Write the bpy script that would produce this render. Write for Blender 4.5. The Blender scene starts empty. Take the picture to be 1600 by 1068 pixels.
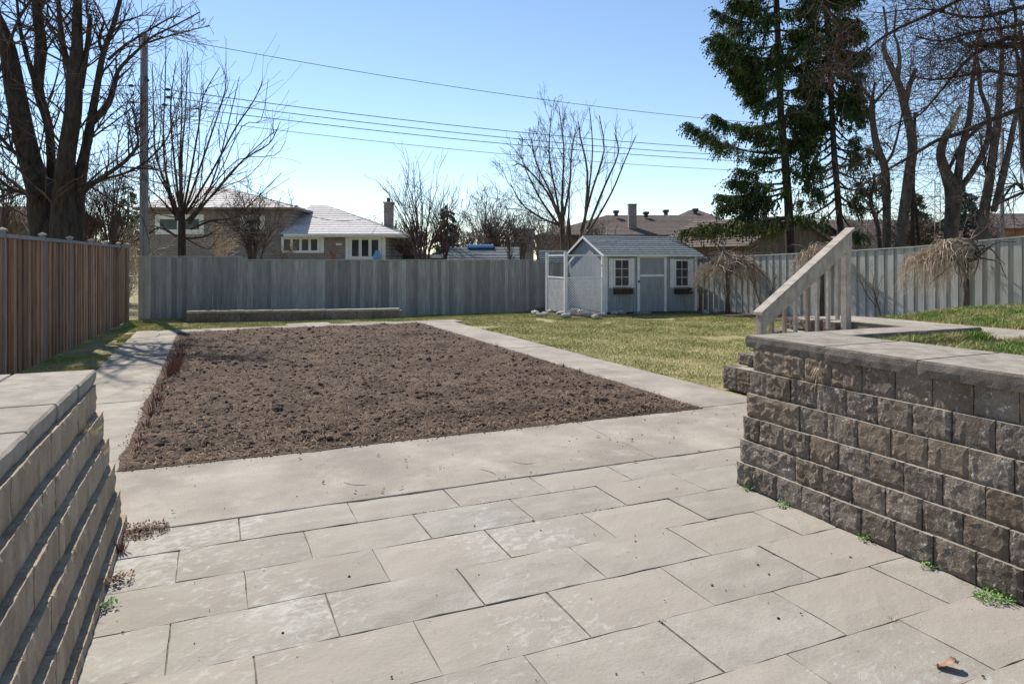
import bpy, math, random
import numpy as np
from mathutils import Vector, Matrix
R = math.radians
random.seed(11); rng = np.random.default_rng(11)
S = bpy.context.scene
COL = S.collection

# ------------------------------------------------------------------ camera, sky, sun, exposure
H = 1.75; YAW = 23.8; FPX = 1067.0
cd = bpy.data.cameras.new('camera'); cam = bpy.data.objects.new('camera', cd); COL.objects.link(cam)
cam.location = (0, 0, H); cam.rotation_euler = (R(90), 0, R(-YAW))
cd.sensor_width = 36; cd.lens = 24.0; cd.shift_y = -129/1600
cd.clip_start = .05; cd.clip_end = 3000
S.camera = cam
SUN_DIR = Vector((.17, -.94, -1.02)).normalized()          # direction the light travels
elev = math.asin(-SUN_DIR.z); az = math.atan2(-SUN_DIR.x, -SUN_DIR.y)
w = bpy.data.worlds.new('World'); S.world = w; w.use_nodes = True
nt = w.node_tree; bg = nt.nodes['Background']
sky = nt.nodes.new('ShaderNodeTexSky'); sky.sky_type = 'NISHITA'; sky.sun_disc = False
sky.sun_elevation = elev; sky.sun_rotation = az; sky.air_density = 1.0; sky.dust_density = 0; sky.ozone_density = 1.7; sky.altitude = 400
nt.links.new(sky.outputs[0], bg.inputs[0]); bg.inputs[1].default_value = .115
sl = bpy.data.lights.new('sun', 'SUN'); so = bpy.data.objects.new('sun', sl); COL.objects.link(so)
sl.energy = 4.6; sl.angle = R(.53); sl.color = (1, .94, .845)
so.rotation_euler = SUN_DIR.to_track_quat('-Z', 'Y').to_euler()
S.view_settings.view_transform = 'Standard'; S.view_settings.look = 'None'
S.view_settings.exposure = .5; S.view_settings.gamma = 1; S.view_settings.use_curve_mapping = False

# ------------------------------------------------------------------ pixel -> world helpers
ca, sa = math.cos(R(YAW)), math.sin(R(YAW))
def cw(X, d, z): return Vector((X*ca + d*sa, -X*sa + d*ca, z))           # camera frame -> world
def P(px, py, d): return cw((px-800)/FPX*d, d, H-(py-405)/FPX*d)
def G(px, py, z=0.0):
    d = (H-z)*FPX/(py-405); return cw((px-800)/FPX*d, d, z)
def sstep(t): t = min(1, max(0, t)); return t*t*(3-2*t)
def gz(x, y):
    z = -.16*sstep((y-19.5)/3)*sstep((x+2)/8)*(1-sstep((x-10.3)/1.2))
    yy = [6, 8.8, 12, 18.9, 30]; zz = [.5, .4, .18, 0, 0]
    z += sstep((x-11.5)/4)*float(np.interp(y, yy, zz))
    return z

# ------------------------------------------------------------------ numpy value noise
def vnoise(x, y, seed=0):
    def h(i, j):
        n = np.sin(i*127.1 + j*311.7 + seed*74.7)*43758.5453
        return n - np.floor(n)
    xi, yi = np.floor(x), np.floor(y); fx, fy = x-xi, y-yi
    fx = fx*fx*(3-2*fx); fy = fy*fy*(3-2*fy)
    a, b, c, d = h(xi, yi), h(xi+1, yi), h(xi, yi+1), h(xi+1, yi+1)
    return (a*(1-fx)+b*fx)*(1-fy) + (c*(1-fx)+d*fx)*fy
def fbm(x, y, oct=4, seed=0):
    s = 0; a = .5
    for k in range(oct):
        s = s + a*(vnoise(x*2**k, y*2**k, seed+k)-.5); a *= .5
    return s

# ------------------------------------------------------------------ materials
MATS = {}
def M(name, c1, c2, scale=4., rough=.85, bump=0., bscale=60., rnd=0., stretch=(1, 1, 1), spots=None, spec=.3,
      fine=0., finescale=120., metal=0., pos=(.35, .65), rndcol=None, island=0.):
    m = bpy.data.materials.new(name); m.use_nodes = True; n = m.node_tree; N = n.nodes; L = n.links
    b = N['Principled BSDF']; b.inputs['Roughness'].default_value = rough
    b.inputs['Specular IOR Level'].default_value = spec; b.inputs['Metallic'].default_value = metal
    g = N.new('ShaderNodeNewGeometry')
    mp = N.new('ShaderNodeVectorMath'); mp.operation = 'MULTIPLY'; mp.inputs[1].default_value = stretch
    L.new(g.outputs['Position'], mp.inputs[0])
    def noise(sc, det=5, r=.6):
        t = N.new('ShaderNodeTexNoise'); t.inputs['Scale'].default_value = sc; t.inputs['Detail'].default_value = det
        t.inputs['Roughness'].default_value = r; L.new(mp.outputs[0], t.inputs['Vector']); return t
    t = noise(scale)
    cr = N.new('ShaderNodeValToRGB'); cr.color_ramp.elements[0].position = pos[0]; cr.color_ramp.elements[1].position = pos[1]
    cr.color_ramp.elements[0].color = (*c1, 1); cr.color_ramp.elements[1].color = (*c2, 1)
    L.new(t.outputs[0], cr.inputs[0]); col = cr.outputs[0]
    if spots:                                             # (colour, scale, threshold, amount)
        for sc_, s_, th_, am_ in spots:
            t2 = noise(s_, 6, .7)
            mr = N.new('ShaderNodeMapRange'); mr.inputs['From Min'].default_value = th_; mr.inputs['From Max'].default_value = th_+.07
            mr.inputs['To Max'].default_value = am_; L.new(t2.outputs[0], mr.inputs['Value'])
            mx = N.new('ShaderNodeMix'); mx.data_type = 'RGBA'; L.new(mr.outputs[0], mx.inputs['Factor'])
            L.new(col, mx.inputs['A']); mx.inputs['B'].default_value = (*sc_, 1); col = mx.outputs['Result']
    def mulval(valsock, col):
        hv = N.new('ShaderNodeVectorMath'); hv.operation = 'SCALE'; L.new(col, hv.inputs[0]); L.new(valsock, hv.inputs['Scale']); return hv.outputs[0]
    if fine:
        t3 = noise(finescale, 3, .7)
        mr = N.new('ShaderNodeMapRange'); mr.inputs['From Min'].default_value = .25; mr.inputs['From Max'].default_value = .75
        mr.inputs['To Min'].default_value = 1-fine; mr.inputs['To Max'].default_value = 1+fine
        L.new(t3.outputs[0], mr.inputs['Value']); col = mulval(mr.outputs[0], col)
    if rndcol:
        oi = N.new('ShaderNodeObjectInfo'); mx = N.new('ShaderNodeMix'); mx.data_type = 'RGBA'
        pw = N.new('ShaderNodeMath'); pw.operation = 'MULTIPLY'; pw.inputs[1].default_value = rndcol[1]
        fr = N.new('ShaderNodeMath'); fr.operation = 'FRACT'; m7 = N.new('ShaderNodeMath'); m7.operation = 'MULTIPLY'; m7.inputs[1].default_value = 7.31
        L.new(oi.outputs['Random'], m7.inputs[0]); L.new(m7.outputs[0], fr.inputs[0]); L.new(fr.outputs[0], pw.inputs[0])
        L.new(pw.outputs[0], mx.inputs['Factor']); L.new(col, mx.inputs['A']); mx.inputs['B'].default_value = (*rndcol[0], 1); col = mx.outputs['Result']
    if rnd:
        oi = N.new('ShaderNodeObjectInfo'); mr = N.new('ShaderNodeMapRange')
        mr.inputs['To Min'].default_value = 1-rnd; mr.inputs['To Max'].default_value = 1+rnd
        L.new(oi.outputs['Random'], mr.inputs['Value']); col = mulval(mr.outputs[0], col)
    if island:
        mr = N.new('ShaderNodeMapRange'); mr.inputs['To Min'].default_value = 1-island; mr.inputs['To Max'].default_value = 1+island
        L.new(g.outputs['Random Per Island'], mr.inputs['Value']); col = mulval(mr.outputs[0], col)
    L.new(col, b.inputs['Base Color'])
    if bump:
        t4 = noise(bscale, 5, .65); bp = N.new('ShaderNodeBump'); bp.inputs['Strength'].default_value = 1
        bp.inputs['Distance'].default_value = bump; L.new(t4.outputs[0], bp.inputs['Height']); L.new(bp.outputs[0], b.inputs['Normal'])
    MATS[name] = m; return m

M('concrete', (.255, .222, .185), (.375, .332, .28), 1.3, .9, .005, 70, fine=.24, finescale=85,
  spots=[((.21, .18, .15), .9, .52, .3), ((.42, .385, .335), 2.6, .56, .3), ((.18, .155, .13), 3.4, .60, .35), ((.14, .12, .10), 10, .63, .5), ((.17, .145, .12), 34, .61, .45)])
M('slab', (.255, .232, .195), (.335, .31, .268), 2.6, .85, .0028, 34, rnd=.07, fine=.17, finescale=80, rndcol=((.315, .275, .23), .8),
  stretch=(1, 1.5, 1), spots=[((.21, .19, .165), 5, .60, .5)])
M('jointsand', (.10, .083, .064), (.20, .17, .135), 40, .95)
M('block', (.135, .108, .084), (.235, .196, .158), 6, .9, .014, 60, rnd=.20, fine=.35, finescale=110,
  spots=[((.06, .05, .04), 9, .57, .7), ((.60, .56, .49), 34, .57, .8), ((.34, .30, .25), 13, .60, .5)], rndcol=((.19, .13, .085), .6))
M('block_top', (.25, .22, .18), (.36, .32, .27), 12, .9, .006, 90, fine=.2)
M('block_pale', (.29, .225, .155), (.44, .355, .26), 7, .9, .009, 60, rnd=.06, fine=.18, finescale=120, stretch=(1, 1, .45),
  spots=[((.17, .14, .105), 8, .60, .6), ((.5, .45, .37), 20, .66, .4)])
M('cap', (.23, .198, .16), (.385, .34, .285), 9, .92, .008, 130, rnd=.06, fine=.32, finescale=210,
  spots=[((.16, .145, .125), 26, .62, .6)])
M('scuff', (.19, .165, .14), (.26, .225, .19), 40, .9)
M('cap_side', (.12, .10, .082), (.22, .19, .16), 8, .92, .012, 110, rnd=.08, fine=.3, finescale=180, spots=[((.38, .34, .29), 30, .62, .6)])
M('cap_pale', (.31, .27, .22), (.42, .37, .31), 8, .92, .009, 130, rnd=.04, fine=.22, finescale=210, spots=[((.25, .23, .2), 24, .64, .5)])
M('soil', (.070, .045, .031), (.150, .102, .072), 1.6, .95, .03, 55, fine=.45, finescale=70, spots=[((.06, .04, .028), 2.2, .56, .5), ((.24, .185, .135), 60, .62, .6)])
M('clod', (.06, .040, .028), (.145, .100, .072), 14, .95, .01, 90, island=.35)
M('straw', (.17, .10, .065), (.40, .29, .18), 30, .8, island=.45)
M('thatch', (.20, .18, .07), (.38, .32, .16), 1.3, .95, .02, 60, fine=.4, finescale=60)
M('grass', (.23, .28, .06), (.50, .45, .19), .75, .75, pos=(.40, .62), spots=[((.60, .50, .27), 2.6, .56, .8), ((.15, .25, .04), 1.9, .60, .7)], island=.35, spec=.2)
M('grass_near', (.15, .24, .04), (.44, .37, .17), 2.2, .7, pos=(.42, .6), island=.4, spec=.25)
M('earth', (.07, .052, .04), (.15, .115, .085), 4, .95, .02, 40, fine=.4)
M('fence_grey', (.255, .25, .22), (.40, .39, .345), 3, .85, .002, 60, rnd=.27, stretch=(6, 6, .6), fine=.15, finescale=50, rndcol=((.19, .17, .17), .5))
M('fence_right', (.36, .36, .335), (.49, .485, .45), 3, .85, .002, 60, rnd=.10, stretch=(6, 6, .6), fine=.12, finescale=50, spots=[((.22, .2, .16), 6, .66, .6)])
M('fence_brown', (.24, .12, .06), (.43, .245, .14), 3, .85, .002, 50, rnd=.35, stretch=(6, 6, .6), fine=.2, finescale=50, rndcol=((.24, .18, .14), .6))
M('post_grey', (.20, .195, .185), (.32, .31, .295), 4, .85, .002, 60, rnd=.1, stretch=(4, 4, .6), fine=.15)
M('rail_wood', (.30, .255, .21), (.47, .41, .35), 4, .85, .004, 50, rnd=.12, stretch=(5, 1.2, 1.6), fine=.25, finescale=60, spots=[((.12, .09, .075), 16, .68, .8)])
M('rail_orange', (.30, .20, .14), (.38, .29, .22), 5, .8, .003, 50, rnd=.2, stretch=(5, 5, .8), fine=.2)
M('bark_dark', (.028, .021, .018), (.075, .058, .048), 4, .95, .03, 22, stretch=(3, 3, .7), fine=.3, finescale=40)
M('bark_grey', (.055, .042, .035), (.14, .115, .098), 3, .95, .012, 30, stretch=(2, 2, .8), fine=.25)
M('twig', (.045, .030, .026), (.10, .07, .06), 3, .9, island=.35)
M('twig_red', (.14, .06, .045), (.24, .13, .10), 3, .9, island=.35)
M('twig_pale', (.34, .265, .20), (.54, .44, .35), 6, .9, island=.4)
M('twig_green', (.10, .075, .05), (.19, .14, .10), 6, .9, island=.3)
M('split_wood', (.45, .36, .25), (.62, .52, .38), 6, .9, .01, 30, stretch=(3, 3, .6))
M('needles', (.028, .055, .018), (.085, .12, .036), 1.0, .8, island=.45, spec=.2)
M('needles_blue', (.035, .055, .05), (.08, .11, .095), 1.2, .8, island=.4, spec=.2)
M('needles_olive', (.07, .085, .025), (.15, .15, .05), 1.0, .8, island=.4, spec=.2)
M('pole_wood', (.14, .145, .16), (.25, .255, .27), 3, .85, .004, 40, stretch=(6, 6, .5), fine=.2)
M('brick_grey', (.15, .115, .10), (.24, .19, .16), 3, .9, .002, 40, fine=.2)
M('shingle_pale', (.44, .41, .39), (.62, .58, .56), 6, .8, .004, 30, stretch=(1, 1, 1), fine=.28, finescale=14, island=.12)
M('shingle_brown', (.10, .078, .068), (.165, .128, .112), 4, .9, .004, 30, fine=.25, finescale=20, island=.1)
M('shingle_slate', (.055, .072, .082), (.125, .15, .17), 9, .85, .004, 30, fine=.35, finescale=24, island=.2)
M('white_paint', (.62, .62, .61), (.74, .74, .73), 3, .6, fine=.06)
M('trim_white', (.60, .60, .60), (.72, .72, .72), 5, .7, .001, 40, fine=.12, finescale=40)
M('shed_blue', (.235, .26, .28), (.31, .335, .355), 3, .8, .001, 40, stretch=(3, 3, .6), fine=.12, finescale=40, spots=[((.25, .27, .2), 3, .68, .5)])
M('glass', (.02, .025, .03), (.04, .05, .06), 2, .12, spec=.35)
M('dark_metal', (.02, .022, .024), (.035, .04, .042), 5, .5, spec=.4)
M('metal', (.35, .36, .37), (.45, .46, .47), 5, .45, metal=.8)
M('wire', (.05, .05, .055), (.08, .08, .09), 5, .7)
M('stone', (.30, .285, .26), (.48, .46, .42), 8, .9, .01, 30, rnd=.15, fine=.2)
M('red_brick', (.20, .09, .06), (.27, .13, .09), 3, .9, fine=.2)
M('stucco', (.50, .49, .47), (.60, .59, .57), 3, .9)
M('stucco_grey', (.26, .26, .28), (.33, .33, .35), 3, .9)
M('tan_wall', (.085, .068, .056), (.15, .12, .10), 3, .9, stretch=(3, 3, .4))
M('blue_tarp', (.12, .28, .55), (.20, .38, .66), 6, .5)
M('sedum', (.13, .06, .055), (.22, .13, .07), 20, .7, island=.5)
M('weed', (.06, .17, .02), (.16, .30, .05), 30, .6, island=.3)
M('dry', (.42, .32, .20), (.60, .50, .36), 30, .8, island=.3)
M('stubs', (.14, .06, .045), (.26, .14, .10), 20, .8, island=.4)
M('dead_leaf', (.24, .13, .08), (.38, .24, .16), 40, .7)
M('far_twig', (.13, .105, .10), (.22, .18, .17), .6, .95, island=.3)

# brick coursing on far brick walls (bricks below 3 px in the photograph)
def brick_mat(name, c1, c2, mortar):
    m = M(name, c1, c2, 3, .9, fine=.15); n = m.node_tree; N = n.nodes; L = n.links
    tc = N.new('ShaderNodeTexCoord'); mpn = N.new('ShaderNodeMapping'); mpn.inputs['Rotation'].default_value = (R(90), 0, 0)
    br = N.new('ShaderNodeTexBrick'); br.inputs['Scale'].default_value = 1; br.inputs['Brick Width'].default_value = .30; br.inputs['Row Height'].default_value = .105
    br.inputs['Mortar Size'].default_value = .014
    br.inputs['Color1'].default_value = (*c1, 1); br.inputs['Color2'].default_value = (*c2, 1); br.inputs['Mortar'].default_value = (*mortar, 1)
    L.new(tc.outputs['Object'], mpn.inputs[0]); L.new(mpn.outputs[0], br.inputs['Vector']); L.new(br.outputs[0], N['Principled BSDF'].inputs['Base Color'])
    return m
brick_mat('house_brick', (.165, .135, .12), (.235, .195, .175), (.28, .255, .24))
brick_mat('house_redbrick', (.20, .10, .075), (.27, .15, .11), (.28, .24, .21))

# patio slab: slate relief with pale bloom
def slab_bloom():
    m = MATS['slab']; n = m.node_tree; N = n.nodes; L = n.links; b = N['Principled BSDF']
    src = b.inputs['Base Color'].links[0].from_socket
    g = N.new('ShaderNodeNewGeometry')
    sc = N.new('ShaderNodeVectorMath'); sc.operation = 'MULTIPLY'; sc.inputs[1].default_value = (1, 1.6, 1)
    rt = N.new('ShaderNodeVectorRotate'); rt.rotation_type = 'Z_AXIS'; rt.inputs['Angle'].default_value = R(-22)
    L.new(g.outputs['Position'], rt.inputs['Vector']); L.new(rt.outputs[0], sc.inputs[0])
    t = N.new('ShaderNodeTexNoise'); t.inputs['Scale'].default_value = 13; t.inputs['Detail'].default_value = 8; t.inputs['Roughness'].default_value = .72; t.inputs['Distortion'].default_value = .6
    L.new(sc.outputs[0], t.inputs['Vector'])
    big = N.new('ShaderNodeTexNoise'); big.inputs['Scale'].default_value = .8; big.inputs['Detail'].default_value = 2; L.new(g.outputs['Position'], big.inputs['Vector'])
    sx = N.new('ShaderNodeSeparateXYZ'); L.new(g.outputs['Position'], sx.inputs[0])
    mx_ = N.new('ShaderNodeMapRange'); mx_.inputs['From Min'].default_value = -.5; mx_.inputs['From Max'].default_value = 3.4; mx_.inputs['To Min'].default_value = .06; mx_.inputs['To Max'].default_value = -.12
    L.new(sx.outputs[0], mx_.inputs['Value'])
    ad = N.new('ShaderNodeMath'); ad.operation = 'ADD'; L.new(t.outputs[0], ad.inputs[0]); L.new(mx_.outputs[0], ad.inputs[1])
    bb = N.new('ShaderNodeMath'); bb.operation = 'MULTIPLY_ADD'; bb.inputs[1].default_value = .8; bb.inputs[2].default_value = -.40; L.new(big.outputs[0], bb.inputs[0])
    a2 = N.new('ShaderNodeMath'); a2.operation = 'ADD'; L.new(ad.outputs[0], a2.inputs[0]); L.new(bb.outputs[0], a2.inputs[1])
    mr = N.new('ShaderNodeMapRange'); mr.inputs['From Min'].default_value = .56; mr.inputs['From Max'].default_value = .70; mr.inputs['To Max'].default_value = .52
    L.new(a2.outputs[0], mr.inputs['Value'])
    mx = N.new('ShaderNodeMix'); mx.data_type = 'RGBA'; L.new(mr.outputs[0], mx.inputs['Factor']); L.new(src, mx.inputs['A'])
    mx.inputs['B'].default_value = (.50, .50, .475, 1); L.new(mx.outputs['Result'], b.inputs['Base Color'])
    bp = N.new('ShaderNodeBump'); bp.inputs['Distance'].default_value = .0035; bp.inputs['Strength'].default_value = 1
    L.new(t.outputs[0], bp.inputs['Height']); L.new(b.inputs['Normal'].links[0].from_socket, bp.inputs['Normal']); L.new(bp.outputs[0], b.inputs['Normal'])
slab_bloom()

# ------------------------------------------------------------------ object helpers
def mesh_np(name, verts, faces, mat, smooth=False):
    me = bpy.data.meshes.new(name); verts = np.asarray(verts, dtype=np.float32); faces = np.asarray(faces, dtype=np.int32)
    nv, nf, k = len(verts), len(faces), faces.shape[1]
    me.vertices.add(nv); me.vertices.foreach_set('co', verts.ravel())
    me.loops.add(nf*k); me.loops.foreach_set('vertex_index', faces.ravel())
    me.polygons.add(nf); me.polygons.foreach_set('loop_start', np.arange(nf, dtype=np.int32)*k)
    try: me.polygons.foreach_set('loop_total', np.full(nf, k, dtype=np.int32))
    except Exception: pass
    me.update(calc_edges=True)
    if smooth: me.polygons.foreach_set('use_smooth', np.ones(nf, dtype=bool))
    me.materials.append(mat); return me
class MB:
    def __init__(s): s.v = []; s.f = []
    def box(s, x0, y0, z0, x1, y1, z1, mtx=None):
        b = len(s.v); c = [(x0,y0,z0),(x1,y0,z0),(x1,y1,z0),(x0,y1,z0),(x0,y0,z1),(x1,y0,z1),(x1,y1,z1),(x0,y1,z1)]
        if mtx: c = [tuple(mtx @ Vector(q)) for q in c]
        s.v += c; s.f += [tuple(b+i for i in q) for q in ((0,3,2,1),(4,5,6,7),(0,1,5,4),(1,2,6,5),(2,3,7,6),(3,0,4,7))]; return s
    def tube(s, pts, rad, n=4, cap=True):
        b = len(s.v); N = len(pts); u = None
        for i in range(N):
            p = pts[i]; d = (pts[min(i+1, N-1)] - pts[max(i-1, 0)])
            if d.length < 1e-9: d = Vector((0, 0, 1))
            d.normalize()
            if u is None: u = d.cross(Vector((0, 0, 1)) if abs(d.z) < .9 else Vector((1, 0, 0)))
            else: u = u - d*u.dot(d)
            if u.length < 1e-6: u = d.orthogonal()
            u.normalize(); v = d.cross(u); r = rad[i]
            for k in range(n):
                a = 6.28319*k/n; s.v.append(tuple(p + u*(math.cos(a)*r) + v*(math.sin(a)*r)))
        for i in range(N-1):
            for k in range(n):
                k2 = (k+1) % n; s.f.append((b+i*n+k, b+i*n+k2, b+(i+1)*n+k2, b+(i+1)*n+k))
        if cap: s.f.append(tuple(b+(N-1)*n+k for k in range(n))); s.f.append(tuple(b+n-1-k for k in range(n)))
        return s
    def tri(s, a, b_, c):
        b = len(s.v); s.v += [tuple(a), tuple(b_), tuple(c)]; s.f.append((b, b+1, b+2))
    def quad(s, a, b_, c, d):
        b = len(s.v); s.v += [tuple(a), tuple(b_), tuple(c), tuple(d)]; s.f.append((b, b+1, b+2, b+3))
    def mesh(s, name, mat, smooth=False, bevel=0):
        me = bpy.data.meshes.new(name); me.from_pydata(s.v, [], s.f); me.update()
        if bevel:
            import bmesh
            bm = bmesh.new(); bm.from_mesh(me)
            bmesh.ops.bevel(bm, geom=list(bm.edges), offset=bevel, segments=1, affect='EDGES'); bm.to_mesh(me); bm.free()
        if smooth: me.polygons.foreach_set('use_smooth', [True]*len(me.polygons))
        me.materials.append(mat); return me
def obj(name, me, parent=None, loc=(0, 0, 0), rz=0, scale=(1, 1, 1), world=False, rot=None):
    o = bpy.data.objects.new(name, me); COL.objects.link(o)
    o.location = loc; o.rotation_euler = rot if rot else (0, 0, rz); o.scale = scale
    if parent:
        o.parent = parent
        if world:
            o.matrix_parent_inverse = (Matrix.Translation(parent.location) @ parent.rotation_euler.to_matrix().to_4x4()).inverted()
    return o
def tag(o, label=None, cat=None, group=None, kind=None):
    if label: o['label'] = label
    if cat: o['category'] = cat
    if group: o['group'] = group
    if kind: o['kind'] = kind
    return o
def thing(name, label, cat, loc=(0, 0, 0), rz=0, group=None):
    return tag(obj(name, None, None, loc, rz), label, cat, group)
def rel(mb, o):                                            # move world vertices into the frame of thing o (no rotation)
    l = o.location; mb.v = [(a-l.x, b-l.y, c-l.z) for a, b, c in mb.v]; return mb
BOXES = {}
def ubox(mat, bev=0.0, key=None):                          # shared unit box, x,y,z in 0..1
    k = (mat, bev, key)
    if k not in BOXES: BOXES[k] = MB().box(0, 0, 0, 1, 1, 1).mesh('box', MATS[mat], bevel=bev)
    return BOXES[k]

# ================================================================== SETTING: ground
xs = np.concatenate([np.linspace(-600, -20, 12), np.arange(-18, 24, .6), np.linspace(26, 600, 12)])
ys = np.concatenate([np.linspace(-60, -4, 6), np.arange(-3, 27, .6), np.linspace(29, 900, 14)])
vv = [(x, y, gz(x, y) - .03 + .008*math.sin(x*3.1+y*1.7)) for y in ys for x in xs]; nx = len(xs)
ff = [(j*nx+i, j*nx+i+1, (j+1)*nx+i+1, (j+1)*nx+i) for j in range(len(ys)-1) for i in range(nx-1)]
tag(obj('ground', mesh_np('ground', vv, ff, MATS['thatch'], True)), kind='structure')

def sheet(name, poly, z0, z1, mat, bevel=.006, parent=None):
    import bmesh
    bm = bmesh.new(); vs = [bm.verts.new((x, y, z0)) for x, y in poly]; f = bm.faces.new(vs)
    r = bmesh.ops.extrude_face_region(bm, geom=[f]); vv = [g for g in r['geom'] if isinstance(g, bmesh.types.BMVert)]
    for v in vv: v.co.z = z1
    bmesh.ops.recalc_face_normals(bm, faces=bm.faces)
    if bevel: bmesh.ops.bevel(bm, geom=[e for e in bm.edges if all(v.co.z > z1-.001 for v in e.verts)], offset=bevel, segments=1, affect='EDGES')
    me = bpy.data.meshes.new(name); bm.to_mesh(me); bm.free(); me.materials.append(MATS[mat])
    return obj(name, me, parent)
def wob(a, b, n, amp):                                     # slightly uneven poured edge
    return [(a[0]+(b[0]-a[0])*i/n + (random.uniform(-amp, amp) if 0 < i < n else 0), a[1]+(b[1]-a[1])*i/n + (random.uniform(-amp, amp) if 0 < i < n else 0)) for i in range(n)]
BX0, BX1, BY0, BY1 = -.68, 5.25, 6.48, 18.2
cp = tag(obj('concrete_path', None), kind='structure')
# panels of the poured path, butted with narrow control joints
def panel(x0, y0, x1, y1, n=8, amp=.008, dz=0):
    pts = wob((x0, y0), (x1, y0), n, amp)+wob((x1, y0), (x1, y1), n, amp)+wob((x1, y1), (x0, y1), n, amp)+wob((x0, y1), (x0, y0), n, amp)
    return sheet('panel', pts, -.10, dz, 'concrete', .006, cp)
for a, b, dz in ((-.78, 3.60, 0), (3.612, 6.26, -.002)): panel(a, 4.993, b, BY0, 14, .006, dz)
panel(4.905, 4.25, 6.26, 4.99, 4, .004)
for a, b in ((BY0+.008, 9.6), (9.61, 12.9), (12.91, 16.0), (16.01, 18.9)): panel(-1.66, a, BX0, b, 8, .012, random.uniform(-.004, .002))
for a, b in ((BY0+.008, 9.4), (9.41, 12.3), (12.31, 15.3), (15.31, 18.2)): panel(BX1, a, 6.25, b, 8, .012, random.uniform(-.004, .002))
for a, b in ((BX0+.008, 2.3), (2.31, 5.3), (5.31, 6.5)): panel(a, BY1, b, 18.92, 6, .012, random.uniform(-.004, .002))
panel(1.9, 18.93, 3.0, 19.6, 4, .02, -.006)
tag(sheet('loose_slab', [(-1.0, 13.9), (-.72, 13.95), (-.74, 14.25), (-1.25, 14.15)], .0, .035, 'cap_pale', .004),
    'small pale concrete offcut lying on left path beside the bed', 'slab')

# patio: running bond slabs, each its own piece
patio = tag(obj('patio', None), kind='structure')
obj('joint_bed', MB().box(-.9, .2, -.12, 4.95, 4.99, -.014).mesh('joint_bed', MATS['jointsand']), patio)
def slab_mesh(wd, hd, seed):
    r = random.Random(seed); n, m = 7, 5; v = []; f = []
    for j in range(m):
        for i in range(n):
            e = i in (0, n-1) or j in (0, m-1)
            x = wd*i/(n-1); y = hd*j/(m-1)
            v.append((x+(r.uniform(-.003, .003) if e else 0), y+(r.uniform(-.003, .003) if e else 0), (-.006 if e else 0)+r.uniform(-.0022, .0022)))
    for j in range(m-1):
        for i in range(n-1): f.append((j*n+i, j*n+i+1, (j+1)*n+i+1, (j+1)*n+i))
    ring = [i for i in range(n)]+[j*n+n-1 for j in range(1, m)]+[(m-1)*n+i for i in range(n-2, -1, -1)]+[j*n for j in range(m-2, 0, -1)]
    b = len(v)
    for q in ring: v.append((v[q][0], v[q][1], -.06))
    for k in range(len(ring)):
        k2 = (k+1) % len(ring); f.append((ring[k2], ring[k], b+k, b+k2))
    me = bpy.data.meshes.new('slab'); me.from_pydata(v, [], f); me.materials.append(MATS['slab']); return me
rows = [4.990, 4.59, 4.135, 3.683, 3.232, 2.757, 2.29, 1.84, 1.39, .94, .49]
SM = {}
for ri in range(len(rows)-1):
    y1, y0 = rows[ri], rows[ri+1]; x = (.172 if ri % 2 == 0 else -.177) - 1.452
    hd = round(y1-y0-.007, 3)
    while x < (4.9 if y0 > 4.0 else 3.84):
        a, b = x, x+.726
        if b > -.62 and a < (4.9 if y0 > 4.0 else 3.84):
            wd = .719; key = (hd, random.randint(0, 3))
            if key not in SM: SM[key] = slab_mesh(wd, hd, hash(key) & 999)
            aa = max(a, -.62); bb = min(b, 4.9 if y0 > 4.0 else 3.95); sx = (bb-aa-.007)/wd
            obj('slab', SM[key], patio, (aa+.0035+random.uniform(-.0012, .0012), y0+.0035+random.uniform(-.0012, .0012), random.uniform(-.0035, .001)), rot=(random.uniform(-.0035, .0035), random.uniform(-.003, .003), random.uniform(-.003, .003)), scale=(sx, 1, 1))
        x += .726

# garden bed
nx, ny = 230, 340
gx = np.linspace(BX0-.02, BX1+.02, nx); t = np.linspace(0, 1, ny)**1.35; gy = BY0-.02 + (BY1-BY0+.04)*t
X, Y = np.meshgrid(gx, gy)
Z = .012 + .10*fbm(X*1.2, Y*1.2, 3, 3) + (.05+.07*vnoise(X*.8, Y*.8, 31))*fbm(X*5, Y*5, 5, 9) + .06*np.abs(fbm(X*17, Y*17, 4, 17))
Z = Z + .018*np.sin(Y*5.2+2*vnoise(X*.7, Y*.7, 41)) * vnoise(X*.5, Y*.5, 42)
edge = np.minimum.reduce([X-BX0, BX1-X, Y-BY0, BY1-Y]); te = np.clip(edge/.14, 0, 1); Z = np.maximum(Z, -.016+.012*vnoise(X*15, Y*15, 61))*te + .004*(1-te)
spill = (.008+.05*vnoise(X*2.3, Y*2.3, 51)**2*(.4+vnoise(X*9, Y*9, 52)))*(1-te)
X = X + np.where(X-BX0 < .14, -spill, 0) + np.where(BX1-X < .14, spill, 0); Y = Y + np.where(Y-BY0 < .14, -spill, 0) + np.where(BY1-Y < .14, spill, 0)
Xj = X + rng.uniform(-.008, .008, X.shape); Yj = Y + rng.uniform(-.01, .01, X.shape)
V = np.stack([Xj, Yj, Z], -1).reshape(-1, 3)
I = np.arange(nx*ny).reshape(ny, nx); F = np.stack([I[:-1, :-1], I[:-1, 1:], I[1:, 1:], I[1:, :-1]], -1).reshape(-1, 4)
tag(obj('garden_soil', mesh_np('garden_soil', V, F, MATS['soil'])), kind='structure')
def bedz(x, y):
    return float(Z[np.clip(np.searchsorted(gy, y), 0, ny-1), np.clip(np.searchsorted(gx, x), 0, nx-1)])
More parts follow.
